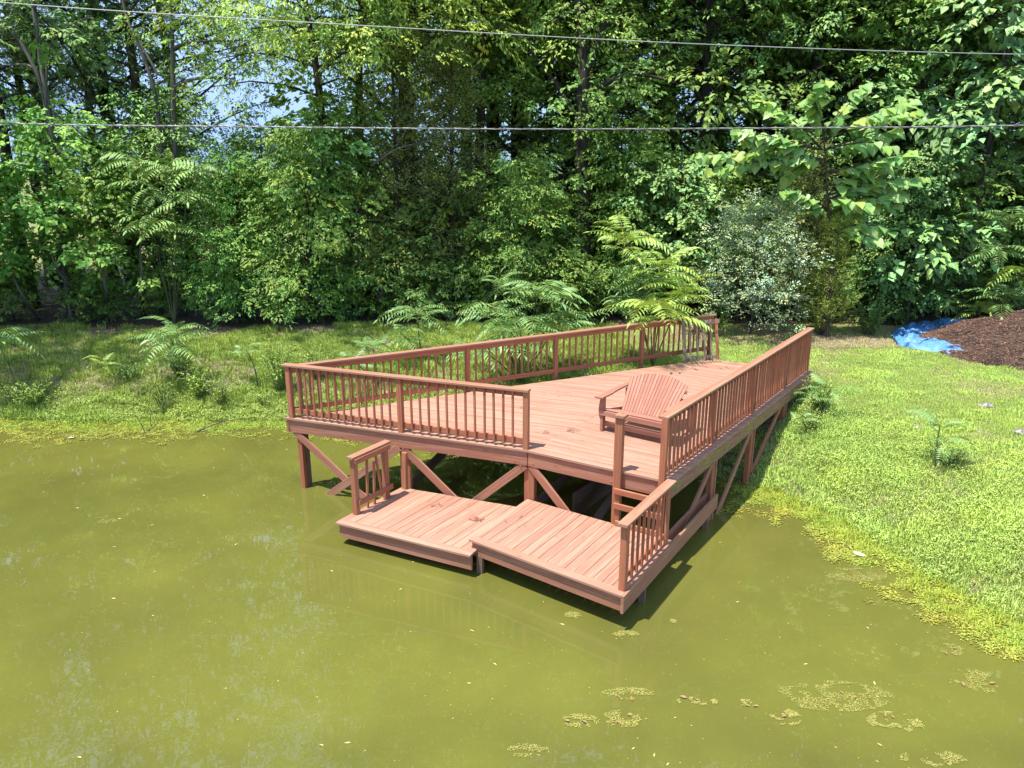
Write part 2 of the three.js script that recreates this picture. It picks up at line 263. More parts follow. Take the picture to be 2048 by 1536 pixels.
// lower landing: two stepped platforms
const yL = 0.385, yR = 0.52;
const pd = [Math.sin(33.5 * Math.PI / 180), -Math.cos(33.5 * Math.PI / 180)];
const la = [-2.76, -10.46], lb = [-0.6, -9.42], lc = [0.2, -10.98], ld = [-1.93, -11.8];
const ra = [-0.63, -9.66], rb = [1.38, -8.17], rc = [2.34, -9.62], rd = [0.25, -11.03];
{
  for (const [poly, y, fh] of [[[la, lb, lc, ld], yL, 0.22], [[ra, rb, rc, rd], yR, 0.22]]) {
    const [a, b, c, d] = poly, df = unit(a, b), nf = out(df, [-0.3, 1]), js = [];
    for (let s = 0.5; s < 1.7; s += 0.55) js.push(board(P3(off(off(a, pd, s), df, 0.08), y - 0.14), P3(off(off(b, pd, s), df, -0.08), y - 0.14), UP, 0.17, 0.038, deckO));
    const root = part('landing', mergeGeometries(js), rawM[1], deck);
    const nose = 0.14, in1 = (p) => off(p, nf, -nose - 0.004);
    planks([in1(a), in1(b), c, d], y === yL ? d : d, pd[0], pd[1], 0.139, 0.006, y, 0.036, root, deckO);
    B('nosing', P3(off(a, nf, -nose / 2), y - 0.018), P3(off(b, nf, -nose / 2), y - 0.018), V(nf[0], 0, nf[1]), nose, 0.038, plankM, root);
    const fy = y - 0.039 - fh / 2;
    B('fascia_board', P3(off(a, df, 0.03, nf, -0.06), fy), P3(off(b, df, y === yL ? -0.004 : -0.02, nf, -0.06), fy), UP, fh, 0.038, fasciaM, root);
    const dl = unit(a, d), nl = out(dl, [-1, -0.3]); B('fascia_board', P3(off(a, dl, 0.1, nl, -0.02), fy), P3(off(d, dl, -0.03, nl, -0.02), fy), UP, fh, 0.038, fasciaM, root);
    const db = unit(d, c); B('fascia_board', P3(off(d, db, 0.03, out(db, [0.3, -1]), -0.03), fy), P3(off(c, db, -0.03, out(db, [0.3, -1]), -0.03), fy), UP, fh, 0.038, rawM, root);
  }
  // long side beams that run back under the deck
  const dS = unit([1.4, -8.17], [3.42, -11.25]), nS = out(dS, [1, 0.4]), s0 = [1.4, -8.17];
  B('side_beam', P3(off(s0, dS, -0.02, nS, 0), yR - 0.125), P3(off(s0, dS, 3.66, nS, 0), yR - 0.125), UP, 0.25, 0.04, [capM[0]]);
  B('side_beam', P3(off(s0, dS, 1.55, nS, -0.16), yR - 0.125), P3(off(s0, dS, 3.6, nS, -0.16), yR - 0.125), UP, 0.25, 0.04, [fasciaM[1]]);
  // low right railing
  const q0 = off(s0, dS, 0.13, nS, -0.065); railing(q0, dS, nS, [0, 1.42], { y: yR, h: 0.96, postDown: 0.12, low: 0.14, count: [7], over0: 0.1, over1: 0.12, skipPosts: [1] });
  B('post', P3(off(q0, dS, 1.44, nS, 0.0), yR - 0.2), P3(off(q0, dS, 1.44, nS, 0.0), yR + 0.918), V(...[dS[0], 0, dS[1]]), 0.09, 0.04, railM);
  // tall posts at the opening, with two rungs
  const t0 = off(cB, dBR, 1.6, nBR, 0.02), t1 = off(cR, dBR, -0.13, nBR, 0.03), sb = V(nBR[0], 0, nBR[1]);
  B('post', P3(t0, yR - 0.1), P3(t0, DECK + 0.85), sb, 0.09, 0.09, railM); B('post_cap', P3(off(t0, nBR, -0.075), DECK + 0.87), P3(off(t0, nBR, 0.075), DECK + 0.87), V(dBR[0], 0, dBR[1]), 0.15, 0.038, capM);
  B('post', P3(off(t0, dBR, -0.062), yR - 0.1), P3(off(t0, dBR, -0.062), DECK + 0.85), sb, 0.09, 0.034, railM);
  B('post', P3(t1, yR - 0.3), P3(t1, DECK + 0.942), sb, 0.09, 0.09, railM);
  for (const y of [0.56, 0.32]) { const a = off(t0, nBR, 0.06), b = off(t1, nBR, 0.06); B('rung', P3(off(a, dBR, -0.04), yR + y), P3(off(b, dBR, 0.05), yR + y), UP, 0.09, 0.036, railM); }
  B('rung', P3(off(t0, nBR, 0.06), yR + 0.045), P3(off(t1, nBR, 0.06), yR + 0.045), UP, 0.08, 0.036, railM);
  // low left railing stump with a loose picket
  const l0 = off(la, pd, 0.36, [1, 0], 0.07), dl = unit(la, ld), l1 = off(l0, dl, 0.72), nl = out(dl, [-1, -0.3]), sl = V(nl[0], 0, nl[1]);
  const lr = B('railing', P3(off(l0, dl, -0.09), yL + 0.98), P3(off(l1, dl, 0.1), yL + 0.98), sl, 0.13, 0.038, capM);
  B('post', P3(l0, yL), P3(l0, yL + 0.96), sl, 0.09, 0.09, railM, lr); B('post', P3(l1, yL), P3(l1, yL + 0.96), sl, 0.09, 0.09, railM, lr);
  B('top_rail', P3(off(l0, dl, -0.05, nl, -0.066), yL + 0.915), P3(off(l1, dl, 0.06, nl, -0.066), yL + 0.915), UP, 0.09, 0.036, railM, lr);
  B('bottom_rail', P3(off(l0, dl, 0.0, nl, -0.066), yL + 0.2), P3(off(l1, dl, 0.09, nl, -0.066), yL + 0.2), UP, 0.09, 0.036, railM, lr);
  for (const [s, t, top, bot] of [[0.26, 0.3, 0.9, 0.02], [0.42, 0.46, 0.74, -0.05], [0.62, 0.5, 0.88, 0.1]]) B('baluster', P3(off(l0, dl, s), yL + bot), P3(off(l0, dl, t), yL + top), sl, 0.036, 0.036, railM, lr);
  const k0 = off(ld, dl, -0.02, nl, -0.1); B('stub_post', P3(k0, yL - 0.2), P3(off(k0, dl, 0.03), yL + 0.66), sl, 0.09, 0.06, railM);
}
// supports
{
  const post = (p, y0, y1, w = 0.09, m = railM, t = w) => B('support_post', P3(p, y0), P3(p, y1), V(nLB[0], 0, nLB[1]), w, t, m);
  const base = DECK - 0.276;
  const pL = off(cL, dLB, 0.24, nLB, -0.11), pM = off(cL, dLB, 2.36, nLB, -0.11), pB = off(cB, dLB, 0.06, nLB, -0.12);
  post(pL, -0.6, base + 0.2, 0.09); post(off(pL, nLB, -0.13), -0.6, base, 0.09, rawM); post(pM, -0.5, base + 0.2); post(off(pM, dLB, 0.1), -0.5, base, 0.036, railM, 0.09); post(pB, -0.6, base + 0.2, 0.14, railM, 0.1); post(off(pB, dLB, -0.09, nLB, 0.02), 0.45, base, 0.04, railM, 0.09);
  const brace = (p, d, n, s0, y0, s1, y1) => B('brace', P3(off(p, d, s0, n, 0), y0), P3(off(p, d, s1, n, 0), y1), UP, 0.135, 0.038, fasciaM);
  const pf = off(cL, dLB, 0, nLB, -0.055), pg = off(cL, dLB, 0, nLB, -0.014);
  brace(pf, dLB, nLB, 0.16, base + 0.02, 1.98, -0.3); brace(pg, dLB, nLB, 2.32, base + 0.0, 0.62, -0.18);
  brace(pf, dLB, nLB, 2.38, base + 0.0, 3.75, -0.05); brace(pf, dLB, nLB, 4.62, base + 0.0, 3.32, -0.05); brace(off(cB, dBR, 0, nBR, -0.055), dBR, nBR, 0.05, base + 0.0, 1.25, -0.1);
  for (const [p, s, y] of [[pf, 4.55, base - 0.02], [pf, 0.2, base + 0.01], [pf, 2.4, base - 0.02]]) { const q = off(p, dLB, s, nLB, 0.024), c = new THREE.SphereGeometry(0.013, 8, 6); c.translate(q[0] - deckO.x, y, q[1] - deckO.z); part('bolt', c, railM[0], deck); }
  const line = (px, py) => { const w = onLevel(px, py, DECK), s = (w.x - cR[0]) * dR[0] + (w.z - cR[1]) * dR[1]; return off(cR, dR, s, nR, -0.11); };
  const r2 = line(1432, 888), r3 = line(1510, 828), r4 = line(1572, 778);
  for (const [p, y] of [[r2, -0.4], [r3, -0.2], [r4, 0.3]]) { B('support_post', P3(p, y), P3(p, base + 0.2), V(nR[0], 0, nR[1]), 0.09, 0.13, railM); B('support_post', P3(off(p, dR, 0.08, nR, 0.02), y + 0.4), P3(off(p, dR, 0.08, nR, 0.02), base + 0.2), V(nR[0], 0, nR[1]), 0.09, 0.04, [capM[1]]); }
  const S = (p) => (p[0] - cR[0]) * dR[0] + (p[1] - cR[1]) * dR[1], rz = off(cR, dR, 0, nR, -0.075);
  const rb2 = (s0, y0, s1, y1) => B('brace', P3(off(rz, dR, s0), y0), P3(off(rz, dR, s1), y1), UP, 0.12, 0.038, [capM[2], railM[2]]);
  rb2(S(r2) - 0.02, base, S(r2) - 1.35, 0.1); rb2(S(r3) - 0.08, base + 0.02, S(r2) + 0.28, -0.1); rb2(S(r4) - 0.15, base + 0.05, S(r3) + 0.15, 0.15);
  // piers below the landing
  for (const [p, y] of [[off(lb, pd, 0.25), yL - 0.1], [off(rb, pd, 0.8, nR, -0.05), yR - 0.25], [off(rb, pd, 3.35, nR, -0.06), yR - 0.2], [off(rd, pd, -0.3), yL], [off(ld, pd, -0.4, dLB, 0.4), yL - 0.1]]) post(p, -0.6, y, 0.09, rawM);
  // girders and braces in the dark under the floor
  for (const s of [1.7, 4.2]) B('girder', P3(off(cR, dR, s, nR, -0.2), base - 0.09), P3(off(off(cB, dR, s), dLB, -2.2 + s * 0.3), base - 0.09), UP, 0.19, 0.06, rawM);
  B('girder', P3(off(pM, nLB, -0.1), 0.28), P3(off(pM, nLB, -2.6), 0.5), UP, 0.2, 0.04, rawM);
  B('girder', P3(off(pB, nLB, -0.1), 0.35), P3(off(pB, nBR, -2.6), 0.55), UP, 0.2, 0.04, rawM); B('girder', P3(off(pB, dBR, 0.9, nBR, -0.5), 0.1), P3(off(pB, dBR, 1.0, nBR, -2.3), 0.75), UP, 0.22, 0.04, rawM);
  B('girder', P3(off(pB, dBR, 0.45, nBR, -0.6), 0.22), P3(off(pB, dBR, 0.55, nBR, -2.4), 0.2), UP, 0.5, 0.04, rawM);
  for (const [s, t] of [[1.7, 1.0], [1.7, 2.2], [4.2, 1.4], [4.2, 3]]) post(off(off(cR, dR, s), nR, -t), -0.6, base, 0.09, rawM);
}

// ---------------------------------------------------------------- chair and leaning gate
{
  const fl = onLevel(1203, 862, DECK), fr = onLevel(1336, 893, DECK), o = fl.clone().add(fr).multiplyScalar(0.5);
  const c = thing('garden_chair', V(o.x, DECK, o.z), 'wide fan backed slatted wooden garden seat standing on the deck by the right railing', 'garden chair');
  const yaw = Math.atan2(-(fr.z - fl.z), fr.x - fl.x); c.rotation.y = yaw;
  const half = fl.distanceTo(fr) / 2, X = V(1, 0, 0), Z = V(0, 0, 1), b = (n, a, d, s, w, t, par = c) => part(n, board(a, d, s, w, t), pick(chairM), par);
  for (const s of [-1, 1]) {
    const x = s * half;
    b('leg', V(x, 0, -0.03), V(x, 0.6, -0.03), X, 0.05, 0.1); b('leg', V(x, 0, -0.9), V(x, 0.57, -0.9), X, 0.05, 0.09);
    b('seat_rail', V(x - s * 0.05, 0.34, 0.0), V(x - s * 0.05, 0.2, -0.8), UP, 0.12, 0.036);
    const sh = new THREE.Shape(); sh.moveTo(-0.075, 0.1); sh.quadraticCurveTo(0, 0.14, 0.075, 0.1); sh.lineTo(0.07, -0.25); sh.quadraticCurveTo(0.02, -0.5, 0.035, -0.98); sh.lineTo(-0.05, -0.98); sh.quadraticCurveTo(-0.065, -0.5, -0.075, -0.2); sh.lineTo(-0.075, 0.1);
    const g = new THREE.ExtrudeGeometry(sh, { depth: 0.026, bevelEnabled: true, bevelSize: 0.004, bevelThickness: 0.004, bevelSegments: 1, curveSegments: 5 }); if (s < 0) g.scale(1, 1, 1); g.rotateX(Math.PI / 2); g.translate(x + s * 0.02, 0.635, 0); { const u = g.attributes.uv; for (let k = 0; k < u.count; k++) u.setXY(k, u.getY(k) / 2, u.getX(k) / 0.8); }
    part('armrest', g, chairM[0], c);
    const br = new THREE.Shape(); br.moveTo(0, 0); br.quadraticCurveTo(0.09, 0.06, 0.02, 0.4); br.lineTo(-0.03, 0.4); br.lineTo(-0.03, 0); const bg = new THREE.ExtrudeGeometry(br, { depth: 0.03, bevelEnabled: false }); { const u = bg.attributes.uv; for (let k = 0; k < u.count; k++) u.setXY(k, u.getY(k) / 2, u.getX(k) / 0.8); } if (s < 0) bg.rotateY(Math.PI); bg.translate(x + s * 0.02, 0.2, s < 0 ? 0.0 : -0.03); part('arm_bracket', bg, chairM[1], c);
  }
  b('stretcher', V(-half, 0.13, -0.06), V(half, 0.13, -0.06), UP, 0.09, 0.03);
  b('stretcher', V(-half, 0.52, -0.86), V(half, 0.52, -0.86), UP, 0.08, 0.03);
  b('front_apron', V(-half - 0.03, 0.34, 0.03), V(half + 0.03, 0.34, 0.03), UP, 0.09, 0.026);
  for (let k = 0; k < 6; k++) { const z = -0.02 - k * 0.083, y = 0.4 - k * 0.024 + (k === 0 ? -0.004 : 0); b('seat_slat', V(-half - (k ? -0.02 : 0.03), y, z), V(half + (k ? -0.02 : 0.03), y, z), V(0, -0.28, -1), 0.075, 0.022); }
  const n = 17; // fan back
  const lean = V(0, 0.71, -0.7);
  for (let k = 0; k < n; k++) {
    const f = k / (n - 1) * 2 - 1, L = 0.7 + 0.13 * (1 - f * f), bx = f * (half - 0.19) - 0.06, tx = f * (half - 0.1) - 0.07;
    const a = V(bx, 0.27, -0.5), d = V(tx, 0.27 + lean.y * L, -0.5 + lean.z * L);
    part('back_slat', board(a, d, X, (half - 0.19) * 2 / (n - 1) - 0.005, 0.02, V(0, 0, 0), 0.003, (half - 0.1) * 2 / (n - 1) - 0.006), pick(chairM), c);
  }
  const rail = (h, w) => b('back_brace', V(-w, 0.27 + lean.y * h, -0.5 + lean.z * h - 0.03), V(w, 0.27 + lean.y * h, -0.5 + lean.z * h - 0.03), UP, 0.06, 0.028); rail(0.1, half - 0.2); rail(0.32, half - 0.17); rail(0.56, half - 0.13);
}
{
  const a = onLevel(1366, 723, DECK), b = onLevel(1437, 719, DECK), o = a.clone();
  const g = thing('wooden_gate', V(o.x, DECK, o.z), 'grey weathered slatted wooden gate panel leaning on the far end of the deck railing', 'gate panel'); g.rotation.y = Math.atan2(-(b.z - a.z), b.x - a.x);
  const W = a.distanceTo(b), H = 0.96, up = V(0, 0.975, -0.22).normalize(), pt = (x, s) => V(x, 0.006 + up.y * s, up.z * s), q = (n, p, d, s, w, t, m) => part(n, board(p, d, s, w, t), m, g), X = V(1, 0, 0), nrm = V(0, 0.22, 0.975);
  for (let k = 0; k < 6; k++) { const x = k === 0 ? 0.04 : k === 5 ? W - 0.03 : W * (k + 0.05) / 5.05; q(k === 0 || k === 5 ? 'stile' : 'slat', pt(x, 0.0).addScaledVector(nrm, 0.02), pt(x - 0.01, H).addScaledVector(nrm, 0.02), X, k === 0 ? 0.085 : k === 5 ? 0.07 : 0.045, 0.03, k === 5 ? railM[2] : greyM[k % 4]); }
  q('crossbar', pt(-0.01, H - 0.06).addScaledVector(nrm, -0.016), pt(W + 0.05, H - 0.06).addScaledVector(nrm, -0.016), up, 0.085, 0.034, greyM[1]);
  q('crossbar', pt(0, 0.07).addScaledVector(nrm, -0.016), pt(W + 0.02, 0.07).addScaledVector(nrm, -0.016), up, 0.08, 0.034, greyM[2]);
}

// ---------------------------------------------------------------- foliage
class Leaves {
  constructor() { this.P = []; this.C = []; this.I = []; }
  // one folded leaf: base p, along d, face up n
  leaf(p, d, n, len, wid, c, droop = 0.15) {
    const sx = d.y * n.z - d.z * n.y, sy = d.z * n.x - d.x * n.z, sz = d.x * n.y - d.y * n.x, l = Math.hypot(sx, sy, sz) || 1, w = wid * 0.5 / l, m = len * 0.45, f = wid * 0.14, k = this.P.length / 3;
    const P = this.P, dy = -droop * len;
    P.push(p.x, p.y, p.z, p.x + d.x * m + sx * w + n.x * f, p.y + d.y * m + sy * w + n.y * f, p.z + d.z * m + sz * w + n.z * f, p.x + d.x * len, p.y + d.y * len + dy, p.z + d.z * len, p.x + d.x * m - sx * w + n.x * f, p.y + d.y * m - sy * w + n.y * f, p.z + d.z * m - sz * w + n.z * f);
    for (let q = 0; q < 4; q++) this.C.push(c[0], c[1], c[2]);
    this.I.push(k, k + 1, k + 2, k, k + 2, k + 3);
  }
  blade(p, d, s, len, wid, c) { const k = this.P.length / 3, w = wid / 2; this.P.push(p.x - s.x * w, p.y - s.y * w, p.z - s.z * w, p.x + s.x * w, p.y + s.y * w, p.z + s.z * w, p.x + d.x * len, p.y + d.y * len, p.z + d.z * len); for (let q = 0; q < 3; q++) this.C.push(c[0], c[1], c[2]); this.I.push(k, k + 1, k + 2); }
  geo() { const g = new THREE.BufferGeometry(); g.setAttribute('position', new THREE.Float32BufferAttribute(this.P, 3)); g.setAttribute('color', new THREE.Float32BufferAttribute(this.C, 3)); g.setIndex(this.I); g.computeVertexNormals(); return g; }
}
const tintOf = (sp) => { const k = rr(1 - sp, 1 + sp), h = gauss() * 0.12; return [k * (1 + h * 1.3), k * (1 + h * 0.3), k * (1 - h)]; };
const dirOf = () => { for (;;) { const v = V(rr(-1, 1), rr(-1, 1), rr(-1, 1)), l = v.length(); if (l < 1 && l > 0.1) return v.multiplyScalar(1 / l); } };
// a flat spray of leaves on a twig that starts at p and runs along a
function spray(F, p, a, n, L, count, len, wid, droop, sp, tone = [1, 1, 1]) {
  const s = V(0, 0, 0).crossVectors(a, n).normalize(), d = V(0, 0, 0), q = V(0, 0, 0), m = V(0, 0, 0);
  const base = tintOf(sp * 0.8).map((v, k) => v * tone[k]);
  for (let k = 0; k < count; k++) {
    const t = Math.pow(rnd(), 0.75), sd = rnd() < 0.5 ? -1 : 1, off2 = sd * Math.pow(rnd(), 1.3) * L * 0.42 * (1 - 0.6 * t);
    q.copy(p).addScaledVector(a, L * t).addScaledVector(s, off2).addScaledVector(n, gauss() * 0.035 * L); q.y -= droop * L * t * t * 0.6;
    d.copy(a).multiplyScalar(rr(0.25, 0.9)).addScaledVector(s, sd * rr(0.1, 0.95)).addScaledVector(n, gauss() * 0.22); d.y -= droop * 0.5; d.normalize();
    m.copy(n).addScaledVector(s, gauss() * 0.35).addScaledVector(a, gauss() * 0.35).normalize();
    const c = tintOf(sp), z = rr(0.75, 1.25); F.leaf(q, d, m, len * z, wid * z, [c[0] * base[0], c[1] * base[1], c[2] * base[2]]);
  }
}
function needles(F, p, a, L, count, sp) {
  const d = V(0, 0, 0), s = V(0, 0, 0);
  const b = tintOf(sp * 0.7);
  for (let k = 0; k < count; k++) { d.copy(a).multiplyScalar(0.55).add(dirOf()).normalize(); s.crossVectors(d, dirOf()).normalize(); const c = tintOf(sp); F.blade(p, d, s, L * rr(0.7, 1.2), 0.016, c.map((v, i) => v * b[i])); }
}
/* A tree: trunk curve with limbs, and sprays gathered in boughs along the outer part of every limb.
   o: h height, r trunk radius, lean, from/to share of the height that carries limbs, reach(t) crown radius, limbs, rise of limbs, boughs, sprays, leaves, len, wid, droop, sp, kind */
function treeParts(s, o) {
  seedTo(s);
  const F = new Leaves(), wood2 = [], h = o.h, pts = [], rad = [], lx = rr(-1, 1) * (o.lean ?? 0.05) * h, lz = rr(-1, 1) * (o.lean ?? 0.05) * h, wob = o.wob ?? 0.02, ph = rnd() * 6;
  const spine = (t) => V(lx * t * t + Math.sin(t * 7 + ph) * wob * h * t, h * t, lz * t * t + Math.cos(t * 6 + ph) * wob * h * t);
  for (let k = 0; k <= 9; k++) { const t = k / 9; pts.push(spine(t * 0.96).add(V(0, k ? 0 : -0.2, 0))); rad.push(o.r * (k === 0 ? 1.35 : 1 - 0.88 * t)); }
  wood2.push(tube(pts, rad, 8, V(0, 0, 0), 0.5));
  for (let k = 0; k < o.limbs; k++) {
    const u = (k + rnd()) / o.limbs, t = lerp(o.from, o.to ?? 0.97, Math.pow(u, o.pack ?? 0.9)), az = k * 2.399 + rr(-0.5, 0.5), R = o.reach((t - o.from) / (1 - o.from)) * rr(0.72, 1.12), base = spine(t * 0.96);
    const rise = (o.rise ?? 0.45) * rr(0.6, 1.3), e = V(Math.cos(az) * R, R * rise - (o.sag ?? 0) * R, Math.sin(az) * R), mid = V(Math.cos(az) * R * 0.5, R * rise * 0.75, Math.sin(az) * R * 0.5);
    const P = [base, base.clone().add(mid), base.clone().add(e)], curve = new THREE.QuadraticBezierCurve3(...P), lr = Math.max(0.012, o.r * 0.33 * (1 - t * 0.75));
    wood2.push(tube(curve.getPoints(4), [lr, lr * 0.75, lr * 0.55, lr * 0.35, lr * 0.15], 5, V(0, 0, 0), 0.7));
    const nb = Math.max(1, Math.round(o.boughs * (0.4 + 0.6 * R / o.reach(0.35))));
    for (let b = 0; b < nb; b++) {
      const v = lerp(o.inner ?? 0.35, 1, (b + rnd()) / nb), c = curve.getPoint(v), br = (o.bough ?? 0.6) * rr(0.7, 1.25);
      c.add(V(gauss() * br * 0.8, gauss() * br * 0.45, gauss() * br * 0.8));
      const tone = tintOf(0.12);
      if (o.kind === 'pine') { for (let q = 0; q < o.sprays; q++) { const a = V(Math.cos(az), 0.35, Math.sin(az)).add(dirOf().multiplyScalar(0.9)).normalize(); needles(F, c.clone().addScaledVector(dirOf(), br * 0.9).add(V(0, br * 0.1, 0)), a, o.len, o.leaves, o.sp); } continue; }
      for (let q = 0; q < o.sprays; q++) {
        const w = dirOf(); w.y *= 0.55; const p = c.clone().addScaledVector(w, br * 0.75);
        const a = V(Math.cos(az) * 0.5, 0, Math.sin(az) * 0.5).add(w).add(V(0, o.upward ?? -0.1, 0)).normalize();
        const n = (o.kind === 'cedar' ? dirOf() : V(gauss() * 0.35 + Math.cos(az) * 0.55, 0.9, gauss() * 0.35 + Math.sin(az) * 0.55).normalize()).addScaledVector(a, -0.001); n.addScaledVector(a, -n.dot(a)).normalize();
        spray(F, p, a, n, (o.twig ?? 0.55) * rr(0.7, 1.3), o.leaves, o.len, o.wid, o.droop ?? 0.25, o.sp ?? 0.22, tone);
      }
    }
  }
  return { crown: F.geo(), trunk: mergeGeometries(wood2) };
}
const dome = (R, low = 0.55) => (t) => R * Math.max(0.15, Math.sqrt(Math.max(0, 1 - Math.pow(Math.abs(t - 0.14) / 0.88, 1.5)))) * (t < 0.1 ? low + (1 - low) * t * 10 : 1);
const cone = (R) => (t) => R * Math.max(0.12, 1 - t * 0.92);
const M = {
  oak: leafMat(0.190, 0.323, 0.050, 0.35), mid: leafMat(0.227, 0.373, 0.067, 0.35), elm: leafMat(0.406, 0.552, 0.103, 0.38), deep: leafMat(0.165, 0.3, 0.06, 0), maple: leafMat(0.212, 0.420, 0.068, 0.35), pine: leafMat(0.156, 0.261, 0.085, 0), cedar: leafMat(0.155, 0.187, 0.039, 0),
  bright: leafMat(0.246, 0.319, 0.044, 0), privet: leafMat(0.306, 0.398, 0.199, 0, 0.45), blue: leafMat(0.18, 0.31, 0.075, 0), grass: leafMat(0.253, 0.362, 0.057, 0), lawn: leafMat(0.335, 0.475, 0.095, 0), mat: leafMat(0.304, 0.280, 0.064, 0), weed: leafMat(0.293, 0.363, 0.038, 0), straw: leafMat(0.420, 0.360, 0.200, 0),
  sumac: leafMat(0.215, 0.360, 0.111, 0.3, 0.4), sumacGold: leafMat(0.367, 0.515, 0.100, 0.35, 0.45), big: leafMat(0.277, 0.464, 0.095, 0.4, 0.5), bigDeep: leafMat(0.165, 0.305, 0.075, 0, 0.5), syc: leafMat(0.17, 0.305, 0.08, 0, 0.55),
};
const SPEC = {
  oak: { h: 17, r: 0.24, from: 0.22, reach: dome(4.4), limbs: 36, boughs: 4, sprays: 8, leaves: 19, len: 0.135, wid: 0.07, bough: 0.75, rise: 0.5 },
  oakLow: { h: 15, r: 0.2, from: 0.06, reach: dome(4.0, 0.9), limbs: 42, boughs: 4, sprays: 8, leaves: 18, len: 0.13, wid: 0.07, bough: 0.7, rise: 0.4 },
  elm: { h: 17, r: 0.2, from: 0.2, reach: dome(5.0, 0.9), limbs: 56, boughs: 5, sprays: 9, leaves: 18, len: 0.13, wid: 0.06, bough: 0.75, rise: 0.35, sag: 0.28, droop: 0.5, twig: 0.7 },
  elmHigh: { h: 19, r: 0.2, from: 0.4, reach: dome(5.0, 1), limbs: 46, boughs: 5, sprays: 9, leaves: 18, len: 0.13, wid: 0.06, bough: 0.8, rise: 0.3, sag: 0.34, droop: 0.5, twig: 0.7 },
  elmLow: { h: 7.5, r: 0.1, from: 0.05, reach: dome(2.7, 0.95), limbs: 46, boughs: 4, sprays: 8, leaves: 16, len: 0.13, wid: 0.06, bough: 0.5, rise: 0.5, sag: 0.25, droop: 0.45, twig: 0.55 },
  pine: { h: 21, r: 0.24, from: 0.3, reach: cone(3.6), limbs: 40, boughs: 3, sprays: 9, leaves: 26, len: 0.24, kind: 'pine', bough: 0.55, rise: 0.25, sp: 0.2, wob: 0.006, lean: 0.02 },
  cedar: { h: 8.5, r: 0.13, from: 0.04, reach: cone(2.1), limbs: 90, boughs: 3, sprays: 6, leaves: 15, len: 0.09, wid: 0.03, kind: 'cedar', bough: 0.3, rise: 0.65, upward: 0.55, twig: 0.4, droop: 0, sp: 0.25, wob: 0.004, lean: 0.02, inner: 0.2 },
  maple: { h: 6.5, r: 0.07, from: 0.22, reach: dome(2.8, 0.95), limbs: 30, boughs: 4, sprays: 6, leaves: 13, len: 0.15, wid: 0.13, bough: 0.5, rise: 0.25, sag: 0.1, droop: 0.3, twig: 0.55 },
  shrub: { h: 2.6, r: 0.035, from: 0.05, reach: dome(1.5, 0.95), limbs: 26, boughs: 3, sprays: 6, leaves: 13, len: 0.11, wid: 0.06, bough: 0.33, rise: 0.5, twig: 0.35 },
  privet: { h: 3.7, r: 0.03, from: 0.02, reach: dome(1.75, 0.9), limbs: 60, boughs: 4, sprays: 7, leaves: 15, len: 0.062, wid: 0.034, bough: 0.28, rise: 0.5, upward: 0.3, twig: 0.34, droop: 0.1, sp: 0.3 },
  broad: { h: 9, r: 0.12, from: 0.12, reach: dome(2.7, 0.9), limbs: 30, boughs: 4, sprays: 7, leaves: 15, len: 0.165, wid: 0.13, bough: 0.6, rise: 0.35, sag: 0.1, droop: 0.4, twig: 0.6 },
};
const protos = {};
for (const [k, n] of Object.entries({ oak: 3, oakLow: 3, elm: 1, elmHigh: 2, elmLow: 2, pine: 3, cedar: 2, maple: 2, shrub: 3, privet: 1, broad: 2 })) protos[k] = Array.from({ length: n }, (_, i) => treeParts(k.length * 131 + i * 17 + k.charCodeAt(0), { sp: 0.22, ...SPEC[k] }));
function tree(name, kind, v, x, z, h, mat, bark, turn, label, category = 'tree', group) {
  const p = protos[kind][v % protos[kind].length], s = h / SPEC[kind].h, g = thing(name, V(x, groundY(x, z) - 0.05, z), label, category, group);
  g.rotation.y = turn; g.scale.setScalar(s);
  part('trunk', p.trunk, bark, g); const c = part('crown', p.crown, mat, g); return g;
}
const xAt = (px, z) => (px - 1024) / FPX * -z * 0.99;
// named trees: picture column, distance, height
tree('oak_tree', 'oakLow', 0, xAt(1175, -25.5), -25.5, 16, M.oak, barkDark, 0.4, 'tall dark tree right behind the thick forked trunk in the upper middle');
tree('elm_tree', 'elmHigh', 0, xAt(735, -26), -26, 19, M.elm, barkBrown, 1.1, 'tall yellow green elm with drooping sprays left of centre by the sky gap');
tree('elm_tree', 'elmHigh', 0, xAt(660, -24), -24, 17, M.elm, barkBrown, 3.9, 'foremost yellow green elm crown hanging over the drooping small tree left of centre');
tree('elm_tree', 'elmHigh', 1, xAt(960, -26.5), -26.5, 19.5, M.elm, barkBrown, 2.6, 'second yellow green elm right behind the dark cedar in the centre');
tree('pine_tree', 'pine', 0, xAt(45, -25), -25, 19, M.pine, barkDark, 0.5, 'dark thick trunked pine at the far left edge');
tree('pine_tree', 'pine', 1, xAt(125, -26.5), -26.5, 21, M.pine, barkDark, 2.2, 'tall thin pine next to the leaning pale grey trunk at upper left');
tree('pine_tree', 'pine', 2, xAt(318, -27), -27, 20, M.pine, barkBrown, 4.2, 'brown barked pine left of the sky gap with long bare limbs');
tree('pine_tree', 'pine', 0, xAt(-140, -27), -27, 22, M.pine, barkDark, 3.3, 'tall pine just cut off by the left edge of the picture');
tree('cedar_tree', 'cedar', 0, xAt(800, -23.4), -23.4, 9.4, M.cedar, barkBrown, 0.3, 'large olive brown cedar in deep shade at the centre left behind the ferny plants');
tree('cedar_tree', 'cedar', 1, xAt(905, -23.5), -23.5, 8.6, M.cedar, barkBrown, 1.9, 'olive cedar to the right of the large brown one, lower and fuller');
tree('cedar_tree', 'cedar', 1, xAt(1672, -20.2), -20.2, 3.7, M.bright, barkBrown, 2.7, 'small yellow green cedar beside the pale flowering shrub right of the deck');
tree('cedar_tree', 'cedar', 0, xAt(1610, -22.4), -22.4, 5.6, M.cedar, barkBrown, 5, 'dull olive cedar behind the large leaved sunlit sapling');
